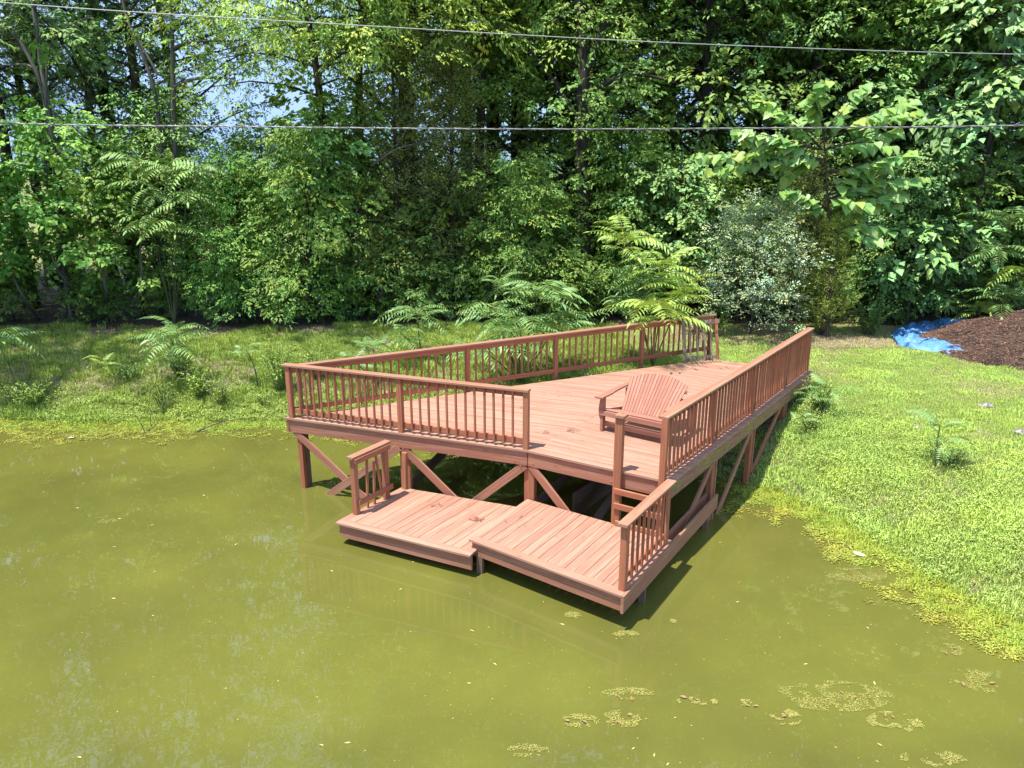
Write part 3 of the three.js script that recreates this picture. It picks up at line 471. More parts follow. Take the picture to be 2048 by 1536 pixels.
tree('privet_shrub', 'privet', 0, xAt(1515, -20.6), -20.6, 3.75, M.privet, barkGrey, 0.8, 'rounded pale green fine leaved shrub behind the end of the deck', 'shrub');
tree('understory_tree', 'maple', 0, xAt(120, -22.6), -22.6, 6.4, M.maple, barkGrey, 0.2, 'bright green layered low maple at the left edge of the wood');
tree('understory_tree', 'maple', 1, xAt(-60, -22), -22, 5, M.maple, barkGrey, 3.2, 'bright green layered maple cut by the left picture edge');
tree('understory_tree', 'maple', 1, xAt(270, -23.4), -23.4, 5.4, M.mid, barkDark, 1.4, 'mid green low tree between the bright maple and the drooping blue green one');
tree('understory_tree', 'elmLow', 0, xAt(620, -22.6), -22.6, 6.2, M.mid, barkBrown, 0.6, 'drooping fine leaved small tree left of the dark cedar, reaching low over the grass');
tree('understory_tree', 'elmLow', 1, xAt(475, -23.2), -23.2, 5.2, M.maple, barkBrown, 2, 'loose fine leaved sapling under the gap of sky');
tree('understory_tree', 'elmLow', 0, xAt(545, -24.6), -24.6, 6.2, M.oak, barkDark, 5.1, 'dull green low tree in the second row under the gap of sky');
tree('understory_tree', 'elmLow', 1, xAt(385, -25), -25, 7.2, M.deep, barkDark, 3.9, 'deep green low tree behind the drooping blue green ferny tree');
tree('understory_tree', 'maple', 0, xAt(700, -24.8), -24.8, 7.4, M.mid, barkBrown, 4.4, 'leafy tree filling the space left of the large brown cedar');
tree('understory_tree', 'elmLow', 0, xAt(1240, -24.2), -24.2, 6.4, M.oak, barkDark, 2.3, 'leafy low tree in front of the forked dark trunk, above the golden ferny plant');
tree('elm_tree', 'elmHigh', 1, xAt(835, -24.8), -24.8, 18, M.elm, barkBrown, 0.4, 'nearest yellow green elm standing right behind the large brown cedar');
tree('understory_tree', 'elmLow', 1, xAt(1060, -22.8), -22.8, 5.2, M.mid, barkDark, 4, 'fine leaved small tree behind the middle of the back railing');
tree('understory_tree', 'maple', 0, xAt(1360, -23.2), -23.2, 5.2, M.blue, barkDark, 2.9, 'dark blue green low tree right behind the golden ferny plant');
tree('understory_tree', 'broad', 0, xAt(1830, -22), -22, 5.4, M.bigDeep, barkGrey, 1, 'dark large leaved tree in shade behind the blue tarpaulin');
tree('sycamore_tree', 'broad', 1, xAt(1935, -23.5), -23.5, 13, M.syc, barkGrey, 4.4, 'tall sycamore with pale bark and big leaves at the upper right');
tree('oak_tree', 'oak', 0, xAt(1390, -26.5), -26.5, 17, M.mid, barkDark, 2, 'tall mid green tree right of the forked dark trunk');
tree('oak_tree', 'oakLow', 1, xAt(1600, -27), -27, 17.5, M.deep, barkDark, 3.6, 'tall deep green tree above the large leaved sapling');
tree('oak_tree', 'oakLow', 2, xAt(1790, -26), -26, 17, M.oak, barkBrown, 5.2, 'tall glossy green tree left of the sycamore at upper right');
tree('oak_tree', 'oakLow', 0, xAt(2060, -25.5), -25.5, 16, M.deep, barkDark, 0.9, 'dark tree cut by the right edge of the picture');
tree('oak_tree', 'oak', 1, xAt(220, -28), -28, 15, M.deep, barkGrey, 4.8, 'grey trunked leafy tree between the pines at left');
tree('oak_tree', 'oakLow', 1, xAt(-230, -24), -24, 16, M.oak, barkDark, 2.4, 'broad tree outside the left edge that shades the left bank');
tree('oak_tree', 'oakLow', 2, xAt(-400, -19.5), -19.5, 14, M.oak, barkDark, 1.7, 'nearest broad tree outside the left edge above the bank');
tree('oak_tree', 'oak', 2, -16, -17.7, 15, M.oak, barkDark, 0.7, 'tree at the left edge of the bank whose high crown shades the grass');
{ // pale bare trunks that show at the upper left
  const bare = (name, pts, r, label) => { const o = pts[0], g = thing(name, o, label, 'tree trunk'); part('trunk', tube(new THREE.CatmullRomCurve3(pts).getPoints(10), Array.from({ length: 11 }, (_, k) => r * (1 - 0.06 * k)), 8, o, 0.6), barkGrey, g); return g; };
  const z = -23.8, P = (x, y) => at(x, y, z); const foot = (px) => { const x = xAt(px, z); return V(x, groundY(x, z) - 0.1, z); };
  const g1 = bare('bare_trunk', [foot(120), P(112, 330), P(100, 240), P(82, 120), P(60, -40)], 0.13, 'pale grey leaning trunk with a curved branch at upper left');
  const br = (g, pts, r) => part('branch', tube(new THREE.CatmullRomCurve3(pts).getPoints(8), Array.from({ length: 9 }, (_, k) => r * (1 - 0.09 * k)), 6, g.position, 0.6), barkGrey, g);
  br(g1, [P(108, 290), P(80, 160), P(30, 70), P(-30, 10)], 0.1); br(g1, [P(92, 160), P(60, 132), P(20, 130), P(-30, 140)], 0.06); br(g1, [P(92, 190), P(100, 90), P(140, 50), P(190, 30)], 0.035);
  const g2 = bare('bare_trunk', [foot(352), P(350, 300), P(346, 160), P(344, 60), P(338, -40)], 0.1, 'straight pale trunk beside the left side of the sky gap');
  br(g2, [P(350, 175), P(380, 160), P(420, 155), P(470, 158)], 0.07); br(g2, [P(348, 95), P(380, 85), P(430, 82), P(500, 80)], 0.055); br(g2, [P(350, 170), P(365, 160), P(380, 148)], 0.03);
  const g3 = bare('bare_trunk', [foot(300), P(318, 230), P(290, 120), P(255, 40), P(240, -30)], 0.075, 'thin crooked grey trunk between the pines and the sky gap'); br(g3, [P(316, 150), P(288, 100), P(262, 50)], 0.05);
  { const g5 = bare('forked_trunk', [foot(1175), at(1164, 330, z), at(1164, 210, z), at(1166, 110, z), at(1150, -60, z)], 0.26, 'thick dark forked trunk wrapped in vines in the upper middle of the picture'); for (const c of g5.children) c.material = barkDark; br(g5, [at(1168, 150, z), at(1196, 80, z), at(1215, 30, z), at(1235, -50, z)], 0.14); br(g5, [at(1158, 240, z), at(1110, 165, z), at(1060, 100, z)], 0.09); br(g5, [at(1170, 190, z), at(1250, 150, z), at(1300, 152, z), at(1350, 166, z)], 0.09); for (const c of g5.children) c.material = barkDark; }
  const z2 = -21.6, Q = (x, y) => at(x, y, z2);
  bare('leaning_sapling', [onLevel(80, 640, 1.15), Q(50, 600), Q(30, 560), Q(18, 520)], 0.05, 'thin leaning grey stem at the left edge of the wood');
  bare('leaning_sapling', [onLevel(160, 600, 1.15), Q(140, 570), Q(115, 540), Q(100, 500)], 0.06, 'leaning brown stem left of the shaded shrub row');
  bare('leaning_sapling', [onLevel(218, 622, 1.15), Q(212, 580), Q(206, 540), Q(200, 480)], 0.055, 'upright grey stem under the bright green maple');
  bare('leaning_sapling', [onLevel(288, 612, 1.15), Q(285, 580), Q(283, 550), Q(280, 480)], 0.05, 'upright stem right of the bright maple in the shade');
  bare('hanging_branch', [at(395, 395, -21.8), at(420, 470, -21.8), at(450, 525, -21.8), at(490, 550, -21.8)], 0.02, 'thin dead branch hanging out of the trees at left');
  const g4 = bare('broken_branch', [at(745, 330, -22.2), at(790, 300, -22.2), at(840, 285, -22.2), at(905, 262, -22.4)], 0.03, 'pale broken branch sticking out of the dark cedar'); br(g4, [at(790, 300, -22.2), at(820, 245, -22.2), at(835, 215, -22.2)], 0.015);
}
// woodland behind, one mass of trees
{
  seedTo(77); const wood3 = new THREE.Group(); wood3.name = 'woodland'; scene.add(wood3); tag(wood3, 'dense mass of leafy trees filling the background of the wood', 'woodland', null, 'stuff');
  const list = { oak: [], oakLow: [], pine: [], shrub: [] };
  for (let x = -3; x < 26; x += 2.9) for (const z of [-29.5, -33.5, -38]) list[rnd() < 0.45 ? 'oak' : 'oakLow'].push([x + rr(-1, 1) + (z < -31 ? 1.4 : 0), z + rr(-1, 1), rr(20, 29)]);
  for (let x = -28; x < -13; x += 4.6) for (const z of [-29, -32]) list[rnd() < 0.5 ? 'pine' : 'oak'].push([x + rr(-1, 1), z + rr(-1, 1), rr(16, 23)]);
  for (let x = -44; x < 46; x += 2.6) list.oakLow.push([x + rr(-1, 1) - 10, -88 + rr(-9, 9), rr(8, 11.5)]); for (let x = -40; x < 10; x += 1.3) list.shrub.push([x + rr(-1, 1), -74 + rr(-6, 6), rr(2, 5)]);
  for (let x = -24; x < 24; x += 0.85) { if (x > -7.5 || rnd() < 0.9) list.shrub.push([x + rr(-0.4, 0.4), -22.9 + rr(-0.8, 0.6), rr(1.3, 2.7) * (x > -7.5 && x < 8 ? 1 : 0.85)]); if (x > -4) list.shrub.push([x + rr(-0.4, 0.4), -25.6 + rr(-1, 1), rr(2.4, 4.4)]); }
  const mats = { oak: [M.oak, M.mid, M.deep], oakLow: [M.mid, M.oak, M.deep], pine: [M.pine, M.pine, M.pine], shrub: [M.mid, M.deep, M.oak] };
  const e = new THREE.Euler(), q = new THREE.Quaternion(), m4 = new THREE.Matrix4(), col = new THREE.Color();
  for (const k of Object.keys(list)) protos[k].forEach((p, v) => {
    const mine = list[k].filter((_, i) => i % protos[k].length === v); if (!mine.length) return;
    const c = new THREE.InstancedMesh(p.crown, mats[k][v % 3], mine.length), t = new THREE.InstancedMesh(p.trunk, barkDark, mine.length);
    mine.forEach(([x, z, h], i) => { q.setFromEuler(e.set(0, rnd() * 6.28, 0)); m4.compose(V(x, groundY(x, z) - 0.1, z), q, V(1, 1, 1).multiplyScalar(h / SPEC[k].h)); c.setMatrixAt(i, m4); t.setMatrixAt(i, m4); const b = rr(0.8, 1.15); c.setColorAt(i, col.setRGB(b * rr(0.9, 1.15), b, b * rr(0.85, 1.1))); });
    c.name = k === 'shrub' ? 'undergrowth' : 'crowns'; t.name = k === 'shrub' ? 'stems' : 'trunks'; c.userData.kind = t.userData.kind = 'stuff'; c.castShadow = c.receiveShadow = t.castShadow = true; wood3.add(c, t);
  });
}

// ---------------------------------------------------------------- grass and water plants
function inDeck(x, z) { const c = [cL, cB, cR, cFR, cS]; let s = 0; for (let k = 0; k < 5; k++) { const a = c[k], b = c[(k + 1) % 5], d = (b[0] - a[0]) * (z - a[1]) - (b[1] - a[1]) * (x - a[0]); if (s === 0) s = Math.sign(d); else if (Math.sign(d) !== s) return false; } return true; }
const PILE = { x: 14.3, z: -18.7, rx: 3.5, rz: 2.8 };
const inPile = (x, z, k = 1) => ((x - PILE.x) / PILE.rx) ** 2 + ((z - PILE.z) / PILE.rz) ** 2 < k;
function tuft(s, n, h, w, spread, lean) {
  seedTo(s); const F = new Leaves();
  for (let k = 0; k < n; k++) {
    const a = rnd() * 6.28, r = Math.sqrt(rnd()) * spread, p = V(Math.cos(a) * r, -0.01, Math.sin(a) * r), b = rnd() * 6.28, o = rr(0.15, 1) * lean, H = h * rr(0.55, 1.15), sd = V(-Math.sin(b), 0, Math.cos(b)), c = tintOf(0.2), K = F.P.length / 3;
    const q = V(p.x + Math.cos(b) * o * H * 0.4, H * 0.62, p.z + Math.sin(b) * o * H * 0.4), t = V(p.x + Math.cos(b) * o * H * 1.1, H * (1 - 0.3 * o), p.z + Math.sin(b) * o * H * 1.1);
    F.P.push(p.x - sd.x * w / 2, p.y, p.z - sd.z * w / 2, p.x + sd.x * w / 2, p.y, p.z + sd.z * w / 2, q.x + sd.x * w * 0.4, q.y, q.z + sd.z * w * 0.4, q.x - sd.x * w * 0.4, q.y, q.z - sd.z * w * 0.4, t.x, t.y, t.z);
    for (let j = 0; j < 5; j++) F.C.push(...c); F.I.push(K, K + 1, K + 2, K, K + 2, K + 3, K + 3, K + 2, K + 4);
  }
  return F.geo();
}
function rosette(s, n, len, wid, spread, h) { seedTo(s); const F = new Leaves(); for (let k = 0; k < n; k++) { const a = rnd() * 6.28, r = Math.sqrt(rnd()) * spread, d = V(Math.cos(a), rr(-0.1, 0.5), Math.sin(a)).normalize(); F.leaf(V(Math.cos(a) * r, rr(0.2, 1) * h, Math.sin(a) * r), d, V(gauss() * 0.3, 1, gauss() * 0.3).normalize(), len * rr(0.7, 1.2), wid * rr(0.8, 1.2), tintOf(0.22), 0.2); } return F.geo(); }
function scatter(name, geo, mat, list, label, category) {
  const m = new THREE.InstancedMesh(geo, mat, list.length), q = new THREE.Quaternion(), e = new THREE.Euler(), m4 = new THREE.Matrix4(), c = new THREE.Color();
  list.forEach(([x, y, z, s, col, tilt = 0], k) => { q.setFromEuler(e.set(gauss() * tilt, rnd() * 6.28, gauss() * tilt)); m4.compose(V(x, y, z), q, V(s, s * rr(0.8, 1.2), s)); m.setMatrixAt(k, m4); m.setColorAt(k, c.setRGB(...col)); });
  m.name = numbered(name); m.castShadow = m.receiveShadow = true; scene.add(m); return tag(m, label, category, null, 'stuff');
}
{
  seedTo(301); const lawn = [], clover = [], bank = [], dry = [];
  const patch = (x, z) => fbm(x * 0.8 + 9, z * 0.8 + 3, 4), fine = (x, z) => fbm(x * 2.2 + 31, z * 2.2 + 17, 3);
  const jit = (x, z) => { const k = 0.78 + 0.5 * fine(x, z), y = 0.75 + 0.55 * patch(x * 1.7 + 5, z * 1.7); return [k * lerp(0.95, 1.2, y - 0.5), k, k * lerp(1.1, 0.8, y - 0.5)]; };
  for (let n = 0; n < 110000; n++) { // lawn to the right and behind the deck
    const z = rr(-21.8, -6.5), x = rr(2.5, 15.5), d = shoreDist(x, z); if (d < -0.05 || inPile(x, z, 0.95) || x > -z * 0.86 + 1.2) continue;
    if (inDeck(x, z) && (d > 1.4 || rnd() < 0.5)) continue;
    const p = patch(x, z), thin = smooth(-18.6, -20.6, z) * 0.6 + smooth(0.5, 0.66, p) * 0.45 + Math.exp(-((x - 9.6) ** 2 * 0.5 + (z + 19.3) ** 2 * 3)) * 0.9; if (rnd() < thin + 0.1 * smooth(-12.5, -15, z)) { if (rnd() < 0.6) dry.push([x, groundY(x, z), z, rr(0.5, 0.9), [1, 0.95, 0.9], 0.2]); continue; }
    const lush = smooth(4.2, 0.6, d), y = groundY(x, z);
    if (rnd() < lush * 0.14) clover.push([x, y, z, rr(0.7, 1.25), jit(x, z), 0.12]);
    else lawn.push([x, y, z, rr(0.7, 1.15) * (0.72 + 0.5 * lush + 0.5 * smooth(0.56, 0.7, fine(x, z))), jit(x, z), 0.12]);
  }
  for (let n = 0; n < 64000; n++) { // left bank
    const z = rr(-22, -14.6), x = rr(-17.5, 3.2), d = shoreDist(x, z); if (d < -0.05 || x < z * 0.72 - 1.5) continue; if (inDeck(x, z) && rnd() < 0.8) continue;
    const p = patch(x, z) + 0.1 * smooth(0.5, 1, d) * smooth(2.6, 1.6, d), bare = smooth(0.46, 0.56, p) * smooth(0.5, 1.2, d) * 0.72 + smooth(-20.8, -22, z) * 0.5; if (rnd() < bare) { if (rnd() < 0.4) dry.push([x, groundY(x, z), z, rr(0.5, 1), [1, 0.95, 0.9], 0.25]); continue; }
    const lush = smooth(1.7, 0.2, d); if (rnd() < lush * 0.42) clover.push([x, groundY(x, z), z, rr(0.7, 1.3), jit(x, z), 0.15]); else bank.push([x, groundY(x, z), z, rr(0.7, 1.35) * (0.85 + 0.5 * smooth(0.5, 0.65, fine(x, z))), jit(x, z), 0.15]);
  }
  const t1 = tuft(1, 18, 0.068, 0.0065, 0.09, 0.8), t2 = tuft(2, 16, 0.11, 0.008, 0.085, 0.85), r1 = rosette(3, 34, 0.024, 0.017, 0.12, 0.09);
  scatter('lawn_grass', t1, M.lawn, lawn, 'short sunlit lawn grass on the slope right of the deck', 'grass');
  scatter('clover', r1, M.lawn, clover, 'lush small leaved ground cover along the water edge', 'ground cover');
  scatter('bank_grass', t2, M.grass, bank, 'rough patchy grass on the left bank below the trees', 'grass');
  scatter('dry_grass', tuft(4, 9, 0.06, 0.007, 0.09, 1.6), M.straw, dry, 'pale dry grass and straw in the bare patches of the bank', 'dry grass');
  // weed floating along the shore
  const weed = [], reed = [];
  for (let n = 0; n < 90000; n++) {
    const left = rnd() < 0.55, x = left ? rr(-18, 3.5) : rr(3.5, 10), z = left ? rr(-18, -13) : rr(-14, -4.5), d = shoreDist(x, z); if (d > 0.12 || d < -1.9 || x > -z * 0.82 + 0.6 || x < z * 0.74 - 0.6) continue; if (inDeck(x, z) && rnd() < 0.7) continue;
    const w = fbm(x * 0.9 + 3, z * 1.6 + 8, 4), reach = (left ? 1.35 : 1.4) * (0.3 + 1.4 * w), g = fbm(x * 4 + 1, z * 4 + 9, 3); if (-d > reach || rnd() < smooth(0.25, 1, -d / reach) * 0.75 || g < 0.36 + 0.12 * (-d)) continue;
    const k = rr(0.7, 1.15), yel = fbm(x * 1.5 + 70, z * 2.5, 3); const outer = smooth(0.3, 1.1, -d); weed.push([x, 0.004 + rr(0, 0.008), z, rr(0.6, 1.2), [k * lerp(0.8, 1.3, yel) * lerp(1.05, 1.0, outer), k * lerp(1.05, 0.85, outer), k * lerp(1, 0.9, outer)], 0.05]);
    if (d > -0.75 && rnd() < 0.3) reed.push([x, 0, z, rr(0.5, 1.0), [k * 0.95, k, k * 0.8], 0.2]);
  }
  scatter('pondweed', rosette(5, 12, 0.04, 0.016, 0.085, 0.008), M.weed, weed, 'yellow green floating weed along the edge of the pond', 'water weed');
  scatter('shore_grass', tuft(6, 7, 0.16, 0.008, 0.07, 1.0), M.weed, reed, 'thin grass standing in the shallow edge of the pond', 'grass');
  // specks on the water
  const F = new Leaves(); seedTo(310);
  for (let n = 0; n < 620; n++) { const z = -rr(3.6, 16), x = z * rr(-0.72, 0.72); if (shoreDist(x, z) > -0.6 || inDeck(x, z)) continue; const a = rnd() * 6.28, b = rnd() < 0.14, l = b ? rr(0.03, 0.075) : rr(0.008, 0.02); F.leaf(V(x, 0.006, z), V(Math.cos(a), 0, Math.sin(a)), V(gauss() * 0.15, 1, gauss() * 0.15).normalize(), l, l * (b ? 0.28 : 0.6), b ? [1.5, 1.35, 0.9] : [1.3, 1.3, 0.7], 0); }
  const sp = solo('floating_specks', F.geo(), M.straw, V(0, 0, 0), 'tiny pale leaves and specks scattered over the water', 'floating debris'); sp.userData.kind = 'stuff';
}
// separate clumps of weed on the open water
{
  const clumps = [[1665, 1392, 0.78, 0.3, 900, 'largest floating weed clump, at the lower right of the pond'], [1790, 1447, 0.34, 0.2, 340, 'floating weed clump just right of and below the largest one'], [1562, 1435, 0.26, 0.16, 260, 'floating weed clump just left of and below the largest one'], [1492, 1408, 0.16, 0.08, 90, 'small weed clump between the largest one and the long pale one'], [1395, 1404, 0.26, 0.1, 170, 'long pale weed clump left of the largest one'], [1256, 1388, 0.34, 0.12, 200, 'curved weed strand below the corner of the landing reflection'], [1248, 1438, 0.28, 0.15, 230, 'open weed ring straight below the curved strand'], [1160, 1442, 0.24, 0.12, 150, 'weed clump left of the open ring'], [1942, 1362, 0.36, 0.26, 260, 'brownish weed clump near the right edge of the pond'], [1900, 1300, 0.22, 0.14, 110, 'thin weed patch above the brownish clump'], [1146, 1231, 0.13, 0.09, 130, 'bright yellow weed tuft under the front edge of the landing'], [1252, 1270, 0.2, 0.1, 160, 'yellow weed clump below the right corner of the landing'], [1710, 1150, 0.55, 0.22, 420, 'broad weed mat beside the pale dead leaf'], [1345, 1243, 0.07, 0.05, 40, 'single tiny bright weed tuft in open water'], [1105, 1590, 0.3, 0.12, 140, 'faint weed patch at the bottom of the picture'], [1056, 1502, 0.26, 0.1, 120, 'faint weed patch above the bottom edge near the centre'], [1870, 1525, 0.4, 0.2, 260, 'weed clump with brown leaves at the bottom right'], [215, 1043, 0.2, 0.1, 60, 'faint weed disc on the left water'], [660, 968, 0.3, 0.12, 240, 'yellow weed gathered at the foot of the left corner post'], [1090, 1143, 0.25, 0.05, 120, 'weed line at the foot of the pier under the landing']];
  clumps.forEach(([px, py, a, b, n, label], i) => {
    seedTo(400 + i); a *= 0.85; b *= 0.85; const p = onLevel(px, py, 0), F = new Leaves(), R = rnd() * 9; let made = 0;
    for (let k = 0; k < n * 8 && made < n * 3; k++) { const t = rnd() * 6.28, r = Math.sqrt(rnd()), x = Math.cos(t) * r * a, z = Math.sin(t) * r * b; const v = fbm(x / a * 1.5 + R, z / b * 1.5 + R, 3), v2 = fbm(x * 9 + R, z * 9, 2); if (v - r * 0.2 < 0.27 || v2 < 0.3) continue; made++; const d = rnd() * 6.28; F.leaf(V(x, 0.004 + rr(0, 0.008), z), V(Math.cos(d), 0, Math.sin(d)), V(gauss() * 0.2, 1, gauss() * 0.2).normalize(), rr(0.008, 0.022), rr(0.005, 0.01), tintOf(0.35), 0); }
    const g = thing('floating_weed', V(p.x, 0, p.z), label, 'water weed', 'floating weed clumps'); part('weed', F.geo(), M.mat, g).userData.kind = 'stuff';
    if (i < 10) { const L = new Leaves(); for (let k = 0; k < 2; k++) { const d = rnd() * 6.28; L.leaf(V(rr(-0.6, 0.6) * a, 0.014, rr(-0.6, 0.6) * b), V(Math.cos(d), 0.05, Math.sin(d)), V(gauss() * 0.2, 1, gauss() * 0.2).normalize(), rr(0.05, 0.1), rr(0.025, 0.04), [0.62, 0.45, 0.36], 0); } part('dead_leaves', L.geo(), M.straw, g); }
  });
}

// ---------------------------------------------------------------- ferny tree of heaven plants
function frondGeo(s, L, pairs, arch, ll) {
  seedTo(s); const F = new Leaves(), pts = [], curve = (t) => V(L * (t - 0.12 * t * t), arch * L * (1.1 * t - 1.55 * t * t), Math.sin(t * 2 + s) * 0.03 * L);
  for (let k = 0; k <= 6; k++) pts.push(curve(k / 6));
  for (let k = 0; k < pairs; k++) {
    const t = 0.2 + 0.78 * k / (pairs - 1), p = curve(t), q = curve(Math.min(1, t + 0.02)).sub(p).normalize(), l = ll * Math.sin(Math.PI * (0.28 + 0.6 * t)) * rr(0.88, 1.1);
    for (const sd of [-1, 1]) { const d = V(q.x * 0.36, q.y * 0.36 - rr(0.1, 0.34), sd).normalize(), n = V(0, 1, sd * 0.28 + gauss() * 0.1).normalize(); F.leaf(p, d, n, l, l * 0.23, tintOf(0.16), 0.14); }
  }
  const e = curve(1), d = e.clone().sub(curve(0.94)).normalize(); F.leaf(e, d, UP, ll * 0.7, ll * 0.22, tintOf(0.1), 0.1);
  const r = tube(pts, pts.map((_, k) => 0.007 * (1.1 - k / 7)), 4), c = []; for (let k = 0; k < r.attributes.position.count; k++) c.push(1.2, 0.9, 0.7); r.setAttribute('color', new THREE.Float32BufferAttribute(c, 3)); r.deleteAttribute('uv');
  return mergeGeometries([F.geo(), r]);
}
const FROND = [frondGeo(1, 1.0, 10, 0.3, 0.27), frondGeo(2, 1.0, 11, 0.45, 0.26), frondGeo(3, 0.9, 9, 0.15, 0.27), frondGeo(4, 1.05, 11, 0.6, 0.27), frondGeo(5, 0.8, 8, 0.25, 0.25), frondGeo(6, 1.1, 12, 0.35, 0.25)];
const stemM = barkM(0.34, 0.4, 0.16);
function heaven(label, foot, whorls, group) { // whorls: [place, fronds, length, material, lift]
  const g = thing('ferny_plant', foot, label, 'plant', group), join = V(foot.x, foot.y, foot.z);
  for (const [p, n0, L0, mat, lift = 0.25, az0 = rnd() * 6, fan = 6.283] of whorls) {
    const n = Math.round(n0 * 1.4), L = L0 * 1.15;
    part('stem', tube(new THREE.CatmullRomCurve3([join.clone(), join.clone().lerp(p, 0.5).add(V(rr(-0.08, 0.08), 0.1, 0)), p]).getPoints(6), [0.02, 0.018, 0.016, 0.014, 0.012, 0.01, 0.008], 6, foot), stemM, g);
    for (let k = 0; k < n; k++) {
      const m = part('frond', FROND[Math.floor(rnd() * 6)], mat, g), az = az0 + (fan > 6 ? k * 2.399 : (k + rr(0.2, 0.8)) / n * fan), up = lift + rr(-0.3, 0.35) * (k < n / 2 ? 1 : 1.4);
      m.position.copy(p).sub(foot).add(V(0, -k * 0.028, 0)); m.rotation.set(gauss() * 0.3, -az + gauss() * 0.25, up, 'YXZ'); m.scale.setScalar(L * rr(0.55, 1.12));
    }
  }
  return g;
}
{
  seedTo(520); const G = (x, z) => V(x, groundY(x, z), z), A = at;
  const a1 = A(1318, 604, -16.75), fa = G(a1.x + 0.1, -17.6);
  heaven('tall yellow green ferny plant arching over the far end of the back railing', fa, [[a1, 12, 1.15, M.sumacGold, 0.22], [A(1250, 470, -17.7), 9, 1.05, M.sumacGold, 0.38], [A(1322, 530, -17.4), 9, 1.0, M.sumacGold, 0.32], [A(1370, 575, -17.2), 9, 1.0, M.sumacGold, 0.25], [A(1262, 540, -18), 9, 1.0, M.sumac, 0.0], [A(1250, 600, -17.8), 7, 0.9, M.sumac, 0], [A(1300, 560, -17.9), 8, 0.95, M.sumac, 0]]);
  heaven('wide dark green ferny plant behind the middle of the back railing', G(0.2, -17.2), [[A(1080, 578, -17.3), 11, 1.15, M.sumac, 0.2], [A(985, 612, -17.5), 10, 1.05, M.sumac, 0.15], [A(1045, 640, -16.8), 11, 1.05, M.sumac, 0.05], [A(1000, 650, -16.7), 9, 0.95, M.sumac, 0.0], [A(1130, 630, -17.6), 7, 0.95, M.sumac, 0.1], [A(945, 690, -16.4), 8, 0.75, M.sumac, 0.1], [A(1110, 650, -16.9), 8, 0.85, M.sumac, 0.1], [A(1000, 560, -18.2), 6, 0.8, M.sumac, 0.3]]);
  heaven('dark green ferny plant left of the wide one, behind the back railing', G(xAt(838, -18.8), -18.8), [[A(838, 618, -18.8), 9, 1.1, M.sumac, 0.3], [A(800, 665, -18.4), 6, 0.7, M.sumac, 0.1]]);
  heaven('small shaded ferny plant nearest the left end of the back railing', G(xAt(745, -17.4), -17.4), [[A(745, 690, -17.4), 7, 0.6, M.sumac, 0.3], [A(700, 715, -17), 6, 0.6, M.sumac, 0.2]]);
  heaven('ferny plant with pale striped fronds standing alone on the left bank', G(xAt(340, -17.7), -17.7), [[A(342, 676, -17.7), 9, 0.95, M.sumac, 0.15], [A(352, 655, -17.9), 5, 0.75, M.sumac, 0.35], [A(335, 720, -17.5), 5, 0.5, M.sumac, 0.2]]);
  heaven('small yellowish ferny sprig left of the lone bank plant', G(xAt(205, -17.6), -17.6), [[A(205, 720, -17.6), 6, 0.42, M.sumacGold, 0.3]]);
  heaven('ferny plant cut by the left edge of the picture', G(xAt(-15, -17.2), -17.2), [[A(-12, 672, -17.2), 9, 0.9, M.sumac, 0.15]]);
  heaven('ferny plant growing beside the outer face of the right railing', onLevel(1645, 830, 0.85), [[A(1660, 775, -14.4), 4, 0.62, M.sumac, 0.35], [A(1622, 795, -14.2), 3, 0.45, M.sumac, 0.1], [A(1600, 835, -13.6), 3, 0.35, M.sumac, 0]]);
  heaven('lone thin stemmed ferny seedling in the middle of the right lawn', onLevel(1868, 930, 0.75), [[A(1880, 850, -12), 4, 0.5, M.sumac, 0.25], [A(1895, 880, -11.9), 4, 0.48, M.sumac, 0.05]]);
  heaven('large ferny plant at the right edge above the brown mulch heap', G(xAt(2010, -20.4), -20.4), [[A(2020, 430, -20.2), 9, 1.15, M.sumac, 0.1], [A(2000, 490, -20), 8, 1, M.sumac, 0.05], [A(2050, 540, -19.8), 8, 1.05, M.sumacGold, 0.1], [A(2010, 590, -19.8), 8, 1.0, M.sumac, 0.2]]);
  heaven('low ferny plant between the blue tarpaulin and the mulch heap', G(xAt(1962, -20.8), -20.8), [[A(1962, 612, -20.6), 8, 0.85, M.sumacGold, 0.3]]);
  heaven('small ferny sprig in the weeds left of the deck corner', G(xAt(490, -17.6), -17.6), [[A(490, 696, -17.6), 6, 0.5, M.sumac, 0.25]]);
  heaven('drooping blue green ferny tree in the shade at left', G(xAt(330, -22.2), -22.2), [[A(330, 330, -22), 9, 1.1, M.blue, 0], [A(300, 370, -21.8), 9, 1.1, M.blue, -0.1], [A(375, 380, -21.8), 9, 1.1, M.blue, -0.1], [A(290, 430, -21.6), 9, 1.1, M.blue, -0.15], [A(350, 450, -21.6), 8, 1.1, M.blue, -0.1], [A(400, 330, -22), 7, 1, M.blue, 0], [A(270, 320, -22), 7, 1, M.blue, 0]]);
}
